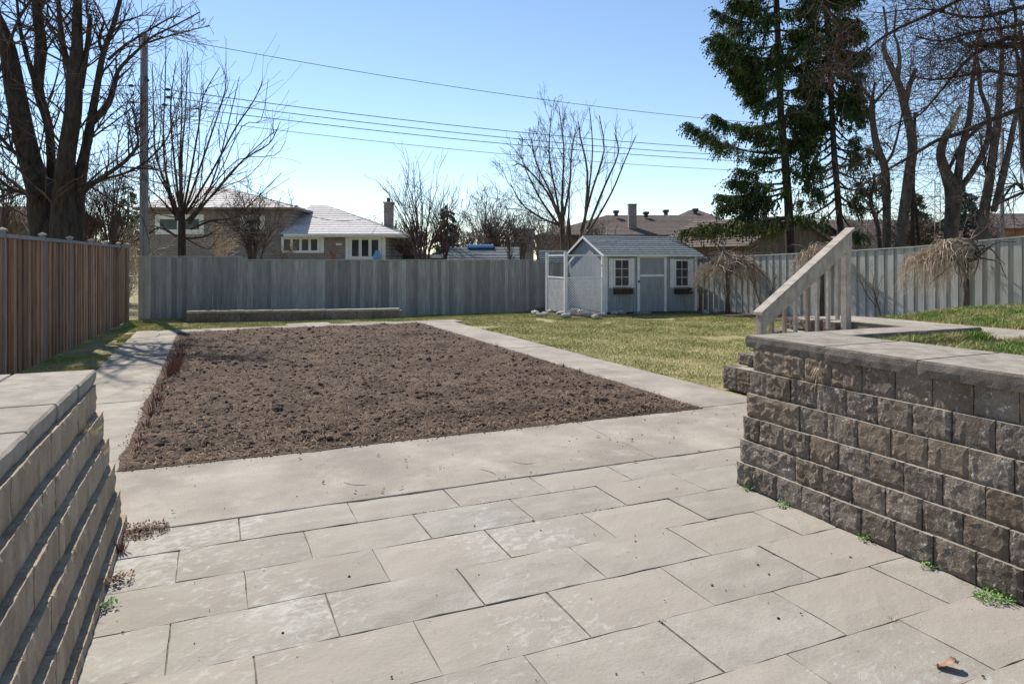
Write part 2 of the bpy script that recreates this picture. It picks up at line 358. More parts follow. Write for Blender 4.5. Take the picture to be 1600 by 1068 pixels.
# clods: small rough lumps
def scatter_lumps(name, n, xy, zf, r0, r1, mat, kind=True):
    base = np.array([(0,0,1),(.94,0,.3),(.29,.9,.33),(-.76,.55,.3),(-.76,-.55,.3),(.29,-.9,.3),(.76,.55,-.4),(-.29,.9,-.4),(-.94,0,-.4),(-.29,-.9,-.4),(.76,-.55,-.4)])
    fc = np.array([(0,1,2),(0,2,3),(0,3,4),(0,4,5),(0,5,1),(1,6,2),(2,7,3),(3,8,4),(4,9,5),(5,10,1),(2,6,7),(3,7,8),(4,8,9),(5,9,10),(1,10,6)])
    r = r0*(r1/r0)**(rng.random(n)**2.2)
    vs = base[None]*rng.uniform(.65, 1.35, (n, 11, 3))*r[:, None, None]
    vs[:, :, 2] *= .7
    c = np.stack([xy[:, 0], xy[:, 1], np.array([zf(a, b) for a, b in xy])], -1)
    vs += c[:, None]; fs = fc[None]+(np.arange(n)*11)[:, None, None]
    return tag(obj(name, mesh_np(name, vs.reshape(-1, 3), fs.reshape(-1, 3), MATS[mat])), kind='stuff')
n = 16000; yy = BY0+.05+(BY1-BY0-.1)*rng.random(n)**1.5; xx = rng.uniform(BX0+.05, BX1-.05, n)
o = scatter_lumps('soil_clods', n, np.stack([xx, yy], -1), bedz, .006, .032, 'clod'); tag(o, 'loose dark brown clods scattered over the dug bed')
nb = 420; yb_ = BY0+.2+(BY1-BY0-.4)*rng.random(nb)**1.4; xb_ = rng.uniform(BX0+.2, BX1-.2, nb)
tag(scatter_lumps('large_clods', nb, np.stack([xb_, yb_], -1), bedz, .03, .065, 'clod'), 'larger lumps of earth standing out of the dug bed')
def sticks(name, n, xy, zf, l0, l1, wd, mat, tilt=.5, kind='stuff'):
    a = rng.uniform(0, 2*np.pi, n); L_ = rng.uniform(l0, l1, n); tl = rng.normal(0, tilt, n)
    d = np.stack([np.cos(a)*np.cos(tl), np.sin(a)*np.cos(tl), np.abs(np.sin(tl))], -1)
    c = np.stack([xy[:, 0], xy[:, 1], np.array([zf(p, q) for p, q in xy])+.006], -1)
    s = np.stack([-np.sin(a), np.cos(a), np.zeros(n)], -1)*(wd*rng.uniform(.6, 1.4, n))[:, None]
    up = np.array([0, 0, wd*.9])
    p0, p1 = c, c+d*L_[:, None]; mid = (p0+p1)/2+np.stack([rng.normal(0, .01, n), rng.normal(0, .01, n), rng.uniform(0, .012, n)], -1)
    vs = np.stack([p0-s, p0+s, mid-s, mid+s, p1-s*.5, p1+s*.5, mid+up], 1)
    b = (np.arange(n)*7)[:, None, None]
    f = np.array([(0,1,6),(0,6,2),(1,3,6),(2,6,4),(3,5,6),(4,6,5)])[None]+b
    return tag(obj(name, mesh_np(name, vs.reshape(-1, 3), f.reshape(-1, 3), MATS[mat])), kind=kind)
n = 15000; yy = BY0+.02+(BY1-BY0-.04)*rng.random(n)**1.6; xx = rng.uniform(BX0, BX1, n)
tag(sticks('straw_litter', n, np.stack([xx, yy], -1), bedz, .015, .085, .0022, 'straw'), 'short pieces of dry straw and stalk strewn over the bed')

# grass
def grass(name, pts, h0, h1, wd, mat, lean=.5, seg=1, label=None):
    n = len(pts); a = rng.uniform(0, 2*np.pi, n); h = rng.uniform(h0, h1, n)
    la = rng.uniform(0, 2*np.pi, n); ln = np.abs(rng.normal(0, lean, n))*h
    s = np.stack([np.cos(a), np.sin(a), np.zeros(n)], -1)*(wd*rng.uniform(.6, 1.4, n))[:, None]
    o = np.stack([np.cos(la)*ln, np.sin(la)*ln, h], -1)
    if seg == 1:
        vs = np.stack([pts-s, pts+s, pts+o], 1); f = np.array([(0, 1, 2)])[None]+(np.arange(n)*3)[:, None, None]
    else:
        m = pts+o*np.array([.35, .35, .6]); vs = np.stack([pts-s, pts+s, m+s*.75, m-s*.75, pts+o*np.array([1.3, 1.3, .95])], 1)
        f = np.array([(0, 1, 2), (0, 2, 3), (3, 2, 4)])[None]+(np.arange(n)*5)[:, None, None]
    ob = obj(name, mesh_np(name, vs.reshape(-1, 3), f.reshape(-1, 3), MATS[mat])); tag(ob, label, kind='stuff'); return ob
def gp(x, y, z=None):
    if z is None: z = np.array([gz(a, b) for a, b in zip(x, y)])-.032
    return np.stack([x, y, z], -1)
n = 230000; d_ = 6.0+18*rng.random(n)**.75; x = 6.17+9.4*rng.random(n); y = np.minimum(d_+.6, 22.6)
ok = ~((x > 11.3) & (y > 18.6)) & ~((x < 7.7) & (y < 7.4)) & ~((x < 8.3) & (y < 6.6))
ok &= x > 6.20+.09*vnoise(y*3, y*0, 3)
ok &= (vnoise(x*.9, y*.9, 5)+.6*vnoise(x*3, y*3, 7)) < 1.22
grass('lawn_grass', gp(x[ok], y[ok]), .02, .045, .0055, 'grass', .7, label='short patchy spring lawn of green and straw coloured blades')
n = 60000; x = rng.uniform(-2.75, -1.64, n); y = 8+14.8*rng.random(n); x2 = rng.uniform(-2.2, 6.5, n); y2 = rng.uniform(18.9, 22.7, n)
k = vnoise(x*1.4, y*1.4, 2) < .62
k2 = ~((x2 > -.7) & (x2 < 5.5) & (y2 > 21.0)) & ~((x2 > 1.85) & (x2 < 3.05) & (y2 < 19.65)) & ~((x2 > 3.6) & (vnoise(x2*1.1, y2*1.1, 8) > .62))
grass('verge_grass', np.concatenate([gp(x[k], y[k]), gp(x2[k2], y2[k2])]), .015, .038, .0055, 'grass', .7, label='grass strip along the fences round the dug bed')

# ================================================================== raised lawn and terrace at the right
def rz_(x, y):
    z = 1.035 if x < 7.6 else .93 + .09*sstep((x-8.2)/2.2)
    if y > 6.4 and x > 7.6: z = z*(1-sstep((y-6.4)/2.6)) + (gz(x, y)-.05)*sstep((y-6.4)/2.6)
    return z
def grid(name, x0, x1, y0, y1, nx, ny, fz, mat):
    v = [(x0+(x1-x0)*i/nx, y0+(y1-y0)*j/ny, fz(x0+(x1-x0)*i/nx, y0+(y1-y0)*j/ny)) for j in range(ny+1) for i in range(nx+1)]
    f = [(j*(nx+1)+i, j*(nx+1)+i+1, (j+1)*(nx+1)+i+1, (j+1)*(nx+1)+i) for j in range(ny) for i in range(nx)]
    return tag(obj(name, mesh_np(name, v, f, MATS[mat], True)), kind='structure')
grid('raised_lawn', 4.2, 7.7, -3, 3.86, 20, 40, rz_, 'thatch')
grid('grass_bank', 7.7, 15.5, -3, 9.4, 40, 60, rz_, 'thatch')
n = 52000; x = rng.uniform(4.66, 7.68, n); y = .5+3.3*rng.random(n)
k = ~((x > 6.28) & (y > 3.66)) & (vnoise(x*3, y*3, 4) < .9)
x3 = rng.uniform(7.7, 12.5, 90000); y3 = rng.uniform(1.5, 7.6, 90000); q3 = ~((x3 < 8.5) & (y3 > 3.9) & (y3 < 7.2)); x3, y3 = x3[q3], y3[q3]
pp = np.concatenate([gp(x[k], y[k], np.array([rz_(a, b) for a, b in zip(x[k], y[k])])-.005), gp(x3, y3, np.array([rz_(a, b) for a, b in zip(x3, y3)])-.005)])
grass('terrace_grass', pp, .03, .075, .0035, 'grass_near', .6, 2, 'short grass with dry blades on the raised terrace')
n = 2600; x = np.concatenate([rng.uniform(4.75, 6.2, n), rng.normal(5.1, .12, 500), rng.normal(5.55, .1, 400)]); y = np.concatenate([3.80-np.abs(rng.normal(0, .04, n)), rng.uniform(3.68, 3.80, 900)])
grass('edge_grass', gp(x, y, np.full(len(x), 1.04)), .05, .115, .004, 'grass_near', .45, 2, 'taller green grass along the inner side of the wall cap')
land = tag(obj('landing', None), kind='structure')
sheet('panel', [(6.28, 3.66), (7.4, 3.66), (7.4, 4.1), (6.28, 4.1)], .90, 1.06, 'concrete', .006, land)
sheet('panel', [(7.73, 3.9), (8.45, 3.9), (8.45, 5.6), (7.73, 5.6)], .7, .945, 'concrete', .006, land)
sheet('panel', [(7.73, 5.61), (8.45, 5.61), (8.5, 6.45), (8.4, 7.1), (7.73, 7.1)], .7, .94, 'concrete', .006, land)

# ---- rough faced wall blocks
def block_mesh(wd, ht, dp, seed, mat, rough=.0085, nx=9, nz=6, cham=.0045):
    r = random.Random(seed); v = []; f = []
    for j in range(nz+1):
        for i in range(nx+1):
            u, t_ = i/nx, j/nz; e = min(u, 1-u, t_, 1-t_)
            yy = (cham if j != nz else cham*.3) if e == 0 else -(r.random()**2.2)*rough*(1.6 if min(u, 1-u, t_, 1-t_) < .3 else .8)
            jx = 0 if i in (0, nx) else r.uniform(-.3, .3)*wd/nx; jz = 0 if j in (0, nz) else r.uniform(-.3, .3)*ht/nz
            if e == 0: yy += r.uniform(-.004, .004)*(.3 if mat == 'block_pale' else 1)
            v.append((u*wd+jx, yy, t_*ht+jz))
    for j in range(nz):
        for i in range(nx):
            a = j*(nx+1)+i; q = (a, a+1, a+nx+2, a+nx+1)
            f += [(q[0], q[1], q[2]), (q[0], q[2], q[3])] if r.random() < .5 else [(q[0], q[1], q[3]), (q[1], q[2], q[3])]
    b = len(v); N = (nx+1)
    v += [(0, dp, 0), (wd, dp, 0), (wd, dp, ht), (0, dp, ht)]
    f.append(tuple([b+3]+[nz*N+i for i in range(nx+1)]+[b+2])); f.append(tuple([b+1]+[i for i in range(nx, -1, -1)]+[b]))
    f.append(tuple([b]+[j*N for j in range(nz+1)]+[b+3])); f.append(tuple([b+2]+[j*N+nx for j in range(nz, -1, -1)]+[b+1])); f.append((b+1, b, b+3, b+2))
    me = bpy.data.meshes.new('block'); me.from_pydata(v, [], f); me.materials.append(MATS[mat])
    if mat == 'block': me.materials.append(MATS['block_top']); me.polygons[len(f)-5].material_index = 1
    return me
BM = {}
def get_block(wd, mat, ht=.1745, dp=.2, rough=.0065, nv=8, nx=9):
    k = (round(wd, 3), mat, ht, random.randint(0, nv-1), rough)
    if k not in BM: BM[k] = block_mesh(round(wd, 3)-.007, ht, dp, hash(k) & 9999, mat, rough, nx=max(4, int(nx*wd/.235)) if wd < .5 else 14)
    return BM[k]
CH = .1765
rw = thing('retaining_wall', 'dark rough-faced block retaining wall on the right with grey slab caps', 'wall', (3.76, 4.17, 0))
for c in range(6):
    xf = 3.755+.022*c; z = c*CH + .003; y = 4.17-.012*c
    corner = (.40 if c % 2 == 0 else .56)
    if c % 2 == 0: seq = [.17]+[.236]*30
    else: seq = [.56-.012*c]+[.236]*30
    for s_ in seq:
        if y < .3: break
        near_end = y > 3.9-.3*(c % 3); me = get_block(s_, 'block', rough=.011 if near_end else .0045)
        obj('block', me, rw, (xf+random.uniform(-.004, .004), y-.002, z+random.uniform(-.002, .002)), R(-90), world=True, rot=(0, 0, R(-90)+random.uniform(-.012, .012)))
        y -= s_
    # return face towards +Y
    x = xf+.2
    while x < 7.45:
        obj('block', get_block(.236, 'block'), rw, (x+.236, 4.165-.012*c, z), R(180), world=True); x += .236
for c in range(5):
    for q in range(9): obj('block', get_block(.236, 'block'), rw, (7.69, 6.3-.236*q, c*CH), R(-90), world=True)
obj('backfill', MB().box(3.99, -3, 0, 7.7, 3.92, 1.0).mesh('backfill', MATS['earth']), rw, (0, 0, 0), world=True)
def cap_mesh(lx, ly, ht, seed, mat, faces_rough=('x0',), notch=None):
    # rectangular cap in local x 0..lx, y 0..ly, split face on chosen sides
    r = random.Random(seed); import bmesh
    bm = bmesh.new(); n, m = max(3, int(lx/.06)), max(3, int(ly/.06)); L_ = []
    pts = [(lx*i/n, 0) for i in range(n)]+[(lx, ly*j/m) for j in range(m)]+[(lx*(1-i/n), ly) for i in range(n)]+[(0, ly*(1-j/m)) for j in range(m)]
    rings = []
    for zz, ins in ((0, .006), (ht*.45, 0), (ht*.86, .002), (ht, .012)):
        ring = []
        for x, y in pts:
            dx = dy = 0; k = ins
            if y == 0 and 'y0' in faces_rough: dy = r.uniform(0, .006)+k
            elif y == 0: dy = k*.5
            if y == ly and 'y1' in faces_rough: dy = -(r.uniform(0, .006)+k)
            elif y == ly: dy = -k*.5
            if x == 0 and 'x0' in faces_rough: dx = r.uniform(0, .006)+k
            elif x == 0: dx = k*.5
            if x == lx and 'x1' in faces_rough: dx = -(r.uniform(0, .006)+k)
            elif x == lx: dx = -k*.5
            ring.append(bm.verts.new((x+dx, y+dy, zz+(r.uniform(-.002, .002) if 0 < zz < ht else 0))))
        rings.append(ring)
    N = len(pts)
    for a, b in zip(rings[:-1], rings[1:]):
        for k in range(N): bm.faces.new((a[k], a[(k+1) % N], b[(k+1) % N], b[k]))
    bm.faces.new(rings[-1]); bm.faces.new(rings[0][::-1])
    me = bpy.data.meshes.new('cap'); bm.to_mesh(me); bm.free(); me.materials.append(MATS[mat])
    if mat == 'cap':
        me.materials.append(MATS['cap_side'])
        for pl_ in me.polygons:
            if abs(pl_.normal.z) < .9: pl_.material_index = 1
    return me
CZ = 6*CH+.001
caps = [(3.85, 3.43, 4.60, 4.185), (3.835, 2.74, 4.62, 3.42), (3.82, 2.02, 4.62, 2.73), (3.82, 1.3, 4.62, 2.01), (3.82, .58, 4.62, 1.29)]
for i, (x0, y0, x1, y1) in enumerate(caps):
    obj('cap', cap_mesh(x1-x0, y1-y0, .092, i+5, 'cap', ('x0', 'y1') if i == 0 else ('x0',)), rw, (x0, y0, CZ+random.uniform(-.002, .002)), random.uniform(-.006, .006), world=True)
for i, (x0, x1) in enumerate(((4.61, 5.42), (5.43, 6.24))):
    obj('cap', cap_mesh(x1-x0, .34, .092, i+15, 'cap', ('y0', 'y1', 'x1') if i else ('y0', 'y1')), rw, (x0, 3.84, CZ-.002*i), 0, world=True)

lw = thing('retaining_wall', 'pale block retaining wall with stepped ledges at the left edge', 'wall', (-.53, 5.2, 0))
SB = .034
for c in range(-1, 5):
    z = .055+c*CH; xf = -.545-SB*max(c, 0)+(.0 if c >= 0 else .035); y = 5.2-.008*c
    z0 = z; seq = [.30 if c % 2 else .42]+[.236]*26
    for s_ in seq:
        if y < .5: break
        me = get_block(s_, 'block_pale', rough=.0045, dp=.25)
        obj('block', me, lw, (xf+random.uniform(-.004, .004), y-s_, z0), R(90), world=True, rot=(0, 0, R(90)+random.uniform(-.008, .008)))
        y -= s_
    x = xf-.2
    while x > -3.2:
        obj('block', get_block(.236, 'block_pale', rough=.0045, dp=.25), lw, (x, 5.2-.008*c, z), R(180), world=True); x -= .236
zc = .055+5*CH+.002
for i, (x0, y0, x1, y1) in enumerate([(-1.14, 4.62, -.69, 5.22), (-1.14, 4.04, -.695, 4.61), (-1.14, 3.45, -.70, 4.03), (-1.14, 2.86, -.70, 3.44), (-1.14, 2.2, -.70, 2.85), (-1.14, 1.4, -.70, 2.19)]):
    obj('cap', cap_mesh(x1-x0, y1-y0, .088, i+30, 'cap_pale', ('x1', 'y1') if i == 0 else ('x1',)), lw, (x0, y0, zc+random.uniform(-.002, .002)), random.uniform(-.004, .004), world=True)
for i in range(3):
    obj('cap', cap_mesh(.64, .34, .088, i+40, 'cap_pale', ('y0', 'y1')), lw, (-1.79-.65*i, 4.88, zc), 0, world=True)
obj('backfill', MB().box(-3.2, -1, 0, -.98, 4.9, .86).mesh('backfill', MATS['earth']), lw, (0, 0, 0), world=True)

# ---- steps beyond the right wall, climbing away from the path
st = thing('garden_steps', 'concrete block steps from the path up to the terrace beyond right wall', 'steps', (6.39, 7.0, 0))
tx = [6.39+.265*i for i in range(7)]
for i in range(5):
    zt = .155*(i+1)
    obj('tread', MB().box(tx[i], 6.56, max(0, zt-.155)+.001, tx[i+1]+.02, 6.8, zt).mesh('tread', MATS['cap'], bevel=.006), st, world=True)
for i in range(6):
    for k in range(min(6, i+2)):
        wb = get_block(.265, 'block', ht=.153, rough=.008)
        obj('block', wb, st, (tx[i], 6.44+random.uniform(-.003, .003), k*.155), 0, world=True)
        obj('block', wb, st, (tx[i]+.265, 7.35+random.uniform(-.003, .003), k*.155), R(180), world=True)
        for q in range(2):
            if k >= i: obj('block', get_block(.27, 'block', ht=.153, rough=.008), st, (tx[i]-.004, 7.354-.272*q, k*.155), R(-90), world=True)
# ---- wooden stair railing, rising away from the path
rl = thing('stair_railing', 'weathered wooden stair railing with sloping handrail beside the steps', 'railing', (6.9, 6.40, .3))
YR = 6.36
def rbox(name, x0, y0_, z0, x1, y1_, z1, mat, bev=.004, parent=rl):
    return obj(name, MB().box(x0, y0_, z0, x1, y1_, z1).mesh(name, MATS[mat], bevel=bev), parent, world=True)
def railp(px, py):
    u = (px-800)/FPX; d_ = YR/(.915-.4035*u); return d_*(.915*u+.4035), H-(py-405)/FPX*d_
xl_, zl_ = railp(1190, 480); xr_, zr_ = railp(1322, 360)
def rz2(x): return zl_+(zr_-zl_)*(x-xl_)/(xr_-xl_)
rbox('post', xl_-.046, YR-.045, .02, xl_+.046, YR+.045, zl_-.05, 'rail_wood'); rbox('post', xr_-.046, YR-.045, .5, xr_+.046, YR+.045, zr_-.06, 'rail_wood')
def slope_beam(name, ya, yb, zlo, zhi, xa_, xb_):
    m = MB(); m.v = [(xa_, ya, rz2(xa_)+zlo), (xb_, ya, rz2(xb_)+zlo), (xb_, yb, rz2(xb_)+zlo), (xa_, yb, rz2(xa_)+zlo), (xa_, ya, rz2(xa_)+zhi), (xb_, ya, rz2(xb_)+zhi), (xb_, yb, rz2(xb_)+zhi), (xa_, yb, rz2(xa_)+zhi)]
    m.f = [(0,3,2,1),(4,5,6,7),(0,1,5,4),(1,2,6,5),(2,3,7,6),(3,0,4,7)]
    return obj(name, m.mesh(name, MATS['rail_wood'], bevel=.005), rl, world=True)
slope_beam('handrail', YR-.085, YR+.065, -.045, -.005, xl_-.07, xr_+.07)
slope_beam('side_rail', YR-.058, YR-.026, -.25, -.052, xl_-.04, xr_+.046)
slope_beam('side_rail', YR+.024, YR+.053, -.19, -.052, xl_-.04, xr_+.05)
for i, px in enumerate((1206, 1226, 1243, 1262, 1277, 1294, 1309)):
    x_, _ = railp(px, 400)
    obj('baluster', MB().box(x_-.019, YR-.021, rz2(x_)-1.05, x_+.019, YR+.021, rz2(x_)-.055).mesh('baluster', MATS['rail_orange' if i in (0, 1, 3) else 'rail_wood'], bevel=.002), rl, world=True)

# ================================================================== FENCES
# left fence
lf = thing('board_fence', 'brown board fence with grey posts and flat caps along the left side', 'fence', (-2.5, 16, 0))
def lfx(y): return -3.47+.0577*y
ang = math.atan2(1, .0577)
y = 9.0; k = 0
posts = [10.3, 12.06, 14.05, 15.9, 17.75, 19.4, 20.95, 22.35]
def lft(y): return 2.14 - .0*y
while y < 22.3:
    near = min(abs(y+.07-p) for p in posts)
    off = 0 if k % 2 == 0 else -.022
    obj('board', ubox('fence_brown', 0), lf, (lfx(y)+off, y-(0 if k % 2 == 0 else .022), gz(lfx(y), y)-.02+random.uniform(0, .02)), scale=(.018, .132 if k % 2 == 0 else .172, 2.09+random.uniform(-.006, .006)), world=True, rot=(0, random.uniform(-.004, .004), -.0577))
    y += .117; k += 1
for p in posts:
    x = lfx(p); obj('post', ubox('post_grey', 0), lf, (x-.05, p, -.05), scale=(.082, .07, 2.21), world=True)
    cp_ = MB().box(-.06, -.06, 0, .06, .06, .022); b = len(cp_.v); cp_.v += [(-.055, -.055, .022), (.055, -.055, .022), (.055, .055, .022), (-.055, .055, .022), (0, 0, .055)]
    cp_.f += [(b, b+1, b+4), (b+1, b+2, b+4), (b+2, b+3, b+4), (b+3, b, b+4)]
    obj('post_cap', cp_.mesh('post_cap', MATS['rail_wood']), lf, (x-.008, p+.035, 2.165), world=True)
for a, b in zip(posts[:-1], posts[1:]):
    L_ = b-a-.075; obj('top_rail', ubox('post_grey', 0), lf, (lfx(a+.075)-.012, a+.076, 2.065), scale=(.05, L_, .06), world=True, rot=(0, 0, -.0577))

# back fence
F0 = Vector((-1.94, 23.04, 0)); F1 = Vector((15.55, 22.52, 0)); fd = (F1-F0).normalized(); fang = math.atan2(fd.y, fd.x)
bf = thing('board_fence', 'long weathered blue-grey board fence across the back of the yard', 'fence', F0)
s_ = 0; L_ = (F1-F0).length; k = 0
while s_ < L_-.15:
    p = F0+fd*s_; z = gz(p.x, p.y); pxs = 800+FPX*(p.x*ca-p.y*sa)/(p.x*sa+p.y*ca)
    top = 1.84 if pxs < 383 else (1.735 if pxs < 838 else 1.63)
    wdt = .142+random.uniform(-.008, .006)
    if pxs < 1105:
        obj('board', ubox('fence_grey', 0), bf, (p.x, p.y+random.uniform(-.006, .006), z-.04), scale=(wdt-.0015, .02, top-z+.02+random.uniform(-.014, .004)), world=True, rot=(0, 0, fang+random.uniform(-.01, .01)))
    s_ += wdt; k += 1
for a, b, top in ((0, 2.84, 1.84), (2.85, 13.0, 1.735), (13.01, 17.4, 1.63)):
    p = F0+fd*a; obj('top_rail', ubox('fence_grey', 0), bf, (p.x, p.y-.028, top-.018), scale=(b-a, .075, .03), world=True, rot=(0, 0, fang))
for s_ in (0.0, 2.84, 5.3, 7.7, 10.1, 12.95):
    p = F0+fd*s_; obj('post', ubox('fence_grey', 0), bf, (p.x-.04, p.y+.03, gz(p.x, p.y)-.05), scale=(.09, .09, 1.86 if s_ < 3 else 1.80), world=True, rot=(0, 0, fang))
# chain link gap
cl = thing('chain_link_fence', 'short piece of wire mesh fence in the left corner gap', 'fence', (-2.2, 23.3, 0))
m = MB()
for i in range(-16, 14):
    for s2 in (1, -1):
        a = Vector((-2.6+i*.06, 23.3, .02)); b = a+Vector((s2*1.2, 0, 1.2))
        pa, pb = a, b
        t0, t1 = 0, 1
        for lo, hi in ((-2.7, -1.9),):
            dx = pb.x-pa.x
            ta, tb = (lo-pa.x)/dx, (hi-pa.x)/dx
            if ta > tb: ta, tb = tb, ta
            t0, t1 = max(t0, ta), min(t1, tb)
        if t1-t0 > .02: m.tube([pa.lerp(pb, t0), pa.lerp(pb, t1)], [.0025]*2, 3, False)
o = obj('wire_mesh', m.mesh('wire_mesh', MATS['metal']), cl, world=True); tag(o, kind='stuff')
obj('top_rail', MB().tube([Vector((-2.7, 23.3, 1.24)), Vector((-1.9, 23.3, 1.24))], [.018]*2, 8).mesh('top_rail', MATS['metal'], True), cl, world=True)

# right fence: board on board
rf = thing('board_fence', 'pale grey board-on-board fence rising along the right side', 'fence', (15.6, 14, 0))
def rtop(y): return float(np.interp(y, [6, 8.8, 12, 18.9, 23], [2.45, 2.24, 2.01, 1.82, 1.80]))
y = 6.4; k = 0
while y < 22.4:
    zb = gz(15.5, y)-.04; off = 0 if k % 2 == 0 else .045
    obj('board', ubox('fence_right', 0), rf, (15.6+off, y, zb), scale=(.02, .154, rtop(y+.07)-zb-.03+random.uniform(-.004, .004)), world=True, rot=(0, 0, random.uniform(-.012, .012)))
    y += .134; k += 1
yy_ = [6.4, 8.8, 11.2, 13.6, 16.0, 18.4, 20.8, 22.45]
for a, b in zip(yy_[:-1], yy_[1:]):
    za, zb = rtop(a), rtop(b); m = MB().box(15.575, a, -.03, 15.69, b-.005, 0)
    m.v = [(x, y, z+za+(zb-za)*(y-a)/(b-a)) for x, y, z in m.v]; obj('top_rail', m.mesh('top_rail', MATS['fence_right']), rf, world=True)

# ================================================================== low planter at the back
pl = thing('raised_planter', 'long low block planter with slab top in front of back fence', 'planter', (2.4, 21.4, 0))
A0 = Vector((-.63, 21.3, 0)); A1 = Vector((5.40, 20.9, -.03)); dd = A1-A0; dl = dd.length; da = math.atan2(dd.y, dd.x); dn = dd.normalized()
s_ = 0
while s_ < dl-.2:
    p = A0+dn*s_; wd = .47; zb = gz(p.x, p.y)-.05
    obj('block', get_block(.47, 'block', ht=.28, rough=.008, nx=4), pl, (p.x, p.y, zb), da, world=True)
    s_ += .47
s_ = 0
while s_ < dl-.1:
    p = A0+dn*s_; zb = gz(p.x, p.y); ll = min(.76, dl-s_)
    obj('cap', ubox('cap_pale', 0), pl, (p.x+.03*math.sin(da), p.y-.02, zb+.23), scale=(ll-.008, .30, .06), world=True, rot=(0, 0, da+random.uniform(-.004, .004))); s_ += .765
for (x, ysg) in ((-.63, 21.6), (5.12, 21.2)):
    obj('cap', ubox('cap_pale', 0), pl, (x, ysg+.02, gz(x, 21.6)+.23), scale=(.30, .9, .06), world=True)
    obj('block', ubox('block', 0), pl, (x+.02, ysg, gz(x, 21.6)-.05), scale=(.25, .9, .279), world=True)
obj('soil_fill', MB().box(-.36, 21.75, -.1, 5.1, 22.4, .06).mesh('soil_fill', MATS['earth']), pl, world=True)
m = MB()
for (x, y, h, dx) in ((-.1, 22.0, .3, .12), (.9, 22.0, .12, .5), (4.6, 21.9, .35, -.05), (4.85, 21.9, .28, .06), (2.0, 22, .1, .3), (-.2, 22.1, .35, -.1)):
    m.tube([Vector((x, y, .02)), Vector((x+dx*.5, y, .1+h*.6)), Vector((x+dx, y, .1+h))], [.008, .006, .003], 3)
    for j in range(3): m.tube([Vector((x+dx*.5, y, .1+h*.6)), Vector((x+dx*.5+random.uniform(-.15, .15), y, .1+h*random.uniform(.7, 1.3)))], [.005, .002], 3)
tag(rel(m, pl) and obj('dead_weed', m.mesh('dead_weed', MATS['twig_green']), None, pl.location), 'a few thin dead stems standing in the low back planter', 'plant')

# ================================================================== GARDEN SHED
SO = Vector((11.62, 18.92, .03)); SR = R(-8.8)
sh = thing('garden_shed', 'blue-grey garden shed with white trim, two windows and a door', 'shed', SO, SR)
def fs(px): u = (px-800)/FPX; return (u*22-3.0)/(.966-.259*u)
def fz(px, py): return H-(py-405)/FPX*(22+.259*fs(px)) - SO.z
W_, D_, EV, RZ = 3.30, 3.4, 1.88, 2.54
m = MB(); n = 33                                        # grooved siding front
for (ax, bx, zb, zt) in ((0, W_, 0, EV),):
    k = 0
    while k < n:
        x0, x1 = W_*k/n, W_*(k+1)/n; m.box(x0+.006, 0, zb, x1-.006, .03, zt); k += 1
    m.box(0, .012, zb, W_, .04, zt)
obj('front_wall', m.mesh('front_wall', MATS['shed_blue']), sh)
m = MB(); pr = [(0, 0), (D_, 0), (D_, EV), (D_/2, RZ-.05), (0, EV)]
n_ = 34
for k in range(n_):
    a, b = D_*k/n_+.006, D_*(k+1)/n_-.006
    def top(y): return EV+(RZ-.06-EV)*(1-abs(y-D_/2)/(D_/2))
    v0 = len(m.v); m.v += [(0, a, 0), (0, b, 0), (0, b, top(b)), (0, a, top(a)), (.02, a, 0), (.02, b, 0), (.02, b, top(b)), (.02, a, top(a))]
    m.f += [(v0, v0+3, v0+2, v0+1), (v0, v0+4, v0+7, v0+3), (v0+1, v0+2, v0+6, v0+5), (v0+3, v0+7, v0+6, v0+2)]
v0 = len(m.v)
for xx_ in (.012, W_): m.v += [(xx_, y, z) for y, z in pr]
m.f += [(v0, v0+1, v0+2, v0+3, v0+4), (v0+9, v0+8, v0+7, v0+6, v0+5)]
m.box(.03, D_-.03, 0, W_, D_, EV)
obj('side_wall', m.mesh('side_wall', MATS['shed_blue']), sh)
def roof_plane(mb, A, B, C, D, n, lift):
    A, B, C, D = map(Vector, (A, B, C, D)); nr = (B-A).cross(D-A).normalized()
    if nr.z < 0: nr = -nr
    for k in range(n):
        t0, t1 = k/n, min(1, (k+1)/n+.12/n)
        a, b = A.lerp(D, t0)+nr*lift, B.lerp(C, t0)+nr*lift; c, d = B.lerp(C, t1)+nr*.002, A.lerp(D, t1)+nr*.002
        mb.quad(a, b, c, d); mb.quad(A.lerp(D, t0)-nr*.004, B.lerp(C, t0)-nr*.004, b, a)
def gable_roof(x0, x1, y0, y1, ze, zr, n, lift, mat, parent, name='roof', drop=.04):
    m = MB(); ym = (y0+y1)/2
    roof_plane(m, (x0, y0, ze), (x1, y0, ze), (x1, ym, zr), (x0, ym, zr), n, lift)
    roof_plane(m, (x1, y1, ze), (x0, y1, ze), (x0, ym, zr), (x1, ym, zr), n, lift)
    for x in (x0, x1):                                    # thickness at the verges
        m.quad((x, y0, ze-drop), (x, ym, zr-drop), (x, ym, zr+lift*.5), (x, y0, ze+lift*.5)); m.quad((x, ym, zr-drop), (x, y1, ze-drop), (x, y1, ze+lift*.5), (x, ym, zr+lift*.5))
    m.quad((x0, y0, ze-drop), (x1, y0, ze-drop), (x1, ym, zr-drop), (x0, ym, zr-drop)); m.quad((x0, y1, ze-drop), (x0, ym, zr-drop), (x1, ym, zr-drop), (x1, y1, ze-drop))
    m.quad((x0, y0, ze-drop), (x0, y0, ze), (x1, y0, ze), (x1, y0, ze-drop))
    return obj(name, m.mesh(name, MATS[mat]), parent)
gable_roof(-.12, W_+.12, -.14, D_+.14, EV+.0, RZ, 9, .018, 'shingle_slate', sh)
def lbox(name, x0, y0, z0, x1, y1, z1, mat, parent=sh, bev=0): return obj(name, MB().box(x0, y0, z0, x1, y1, z1).mesh(name, MATS[mat], bevel=bev), parent)
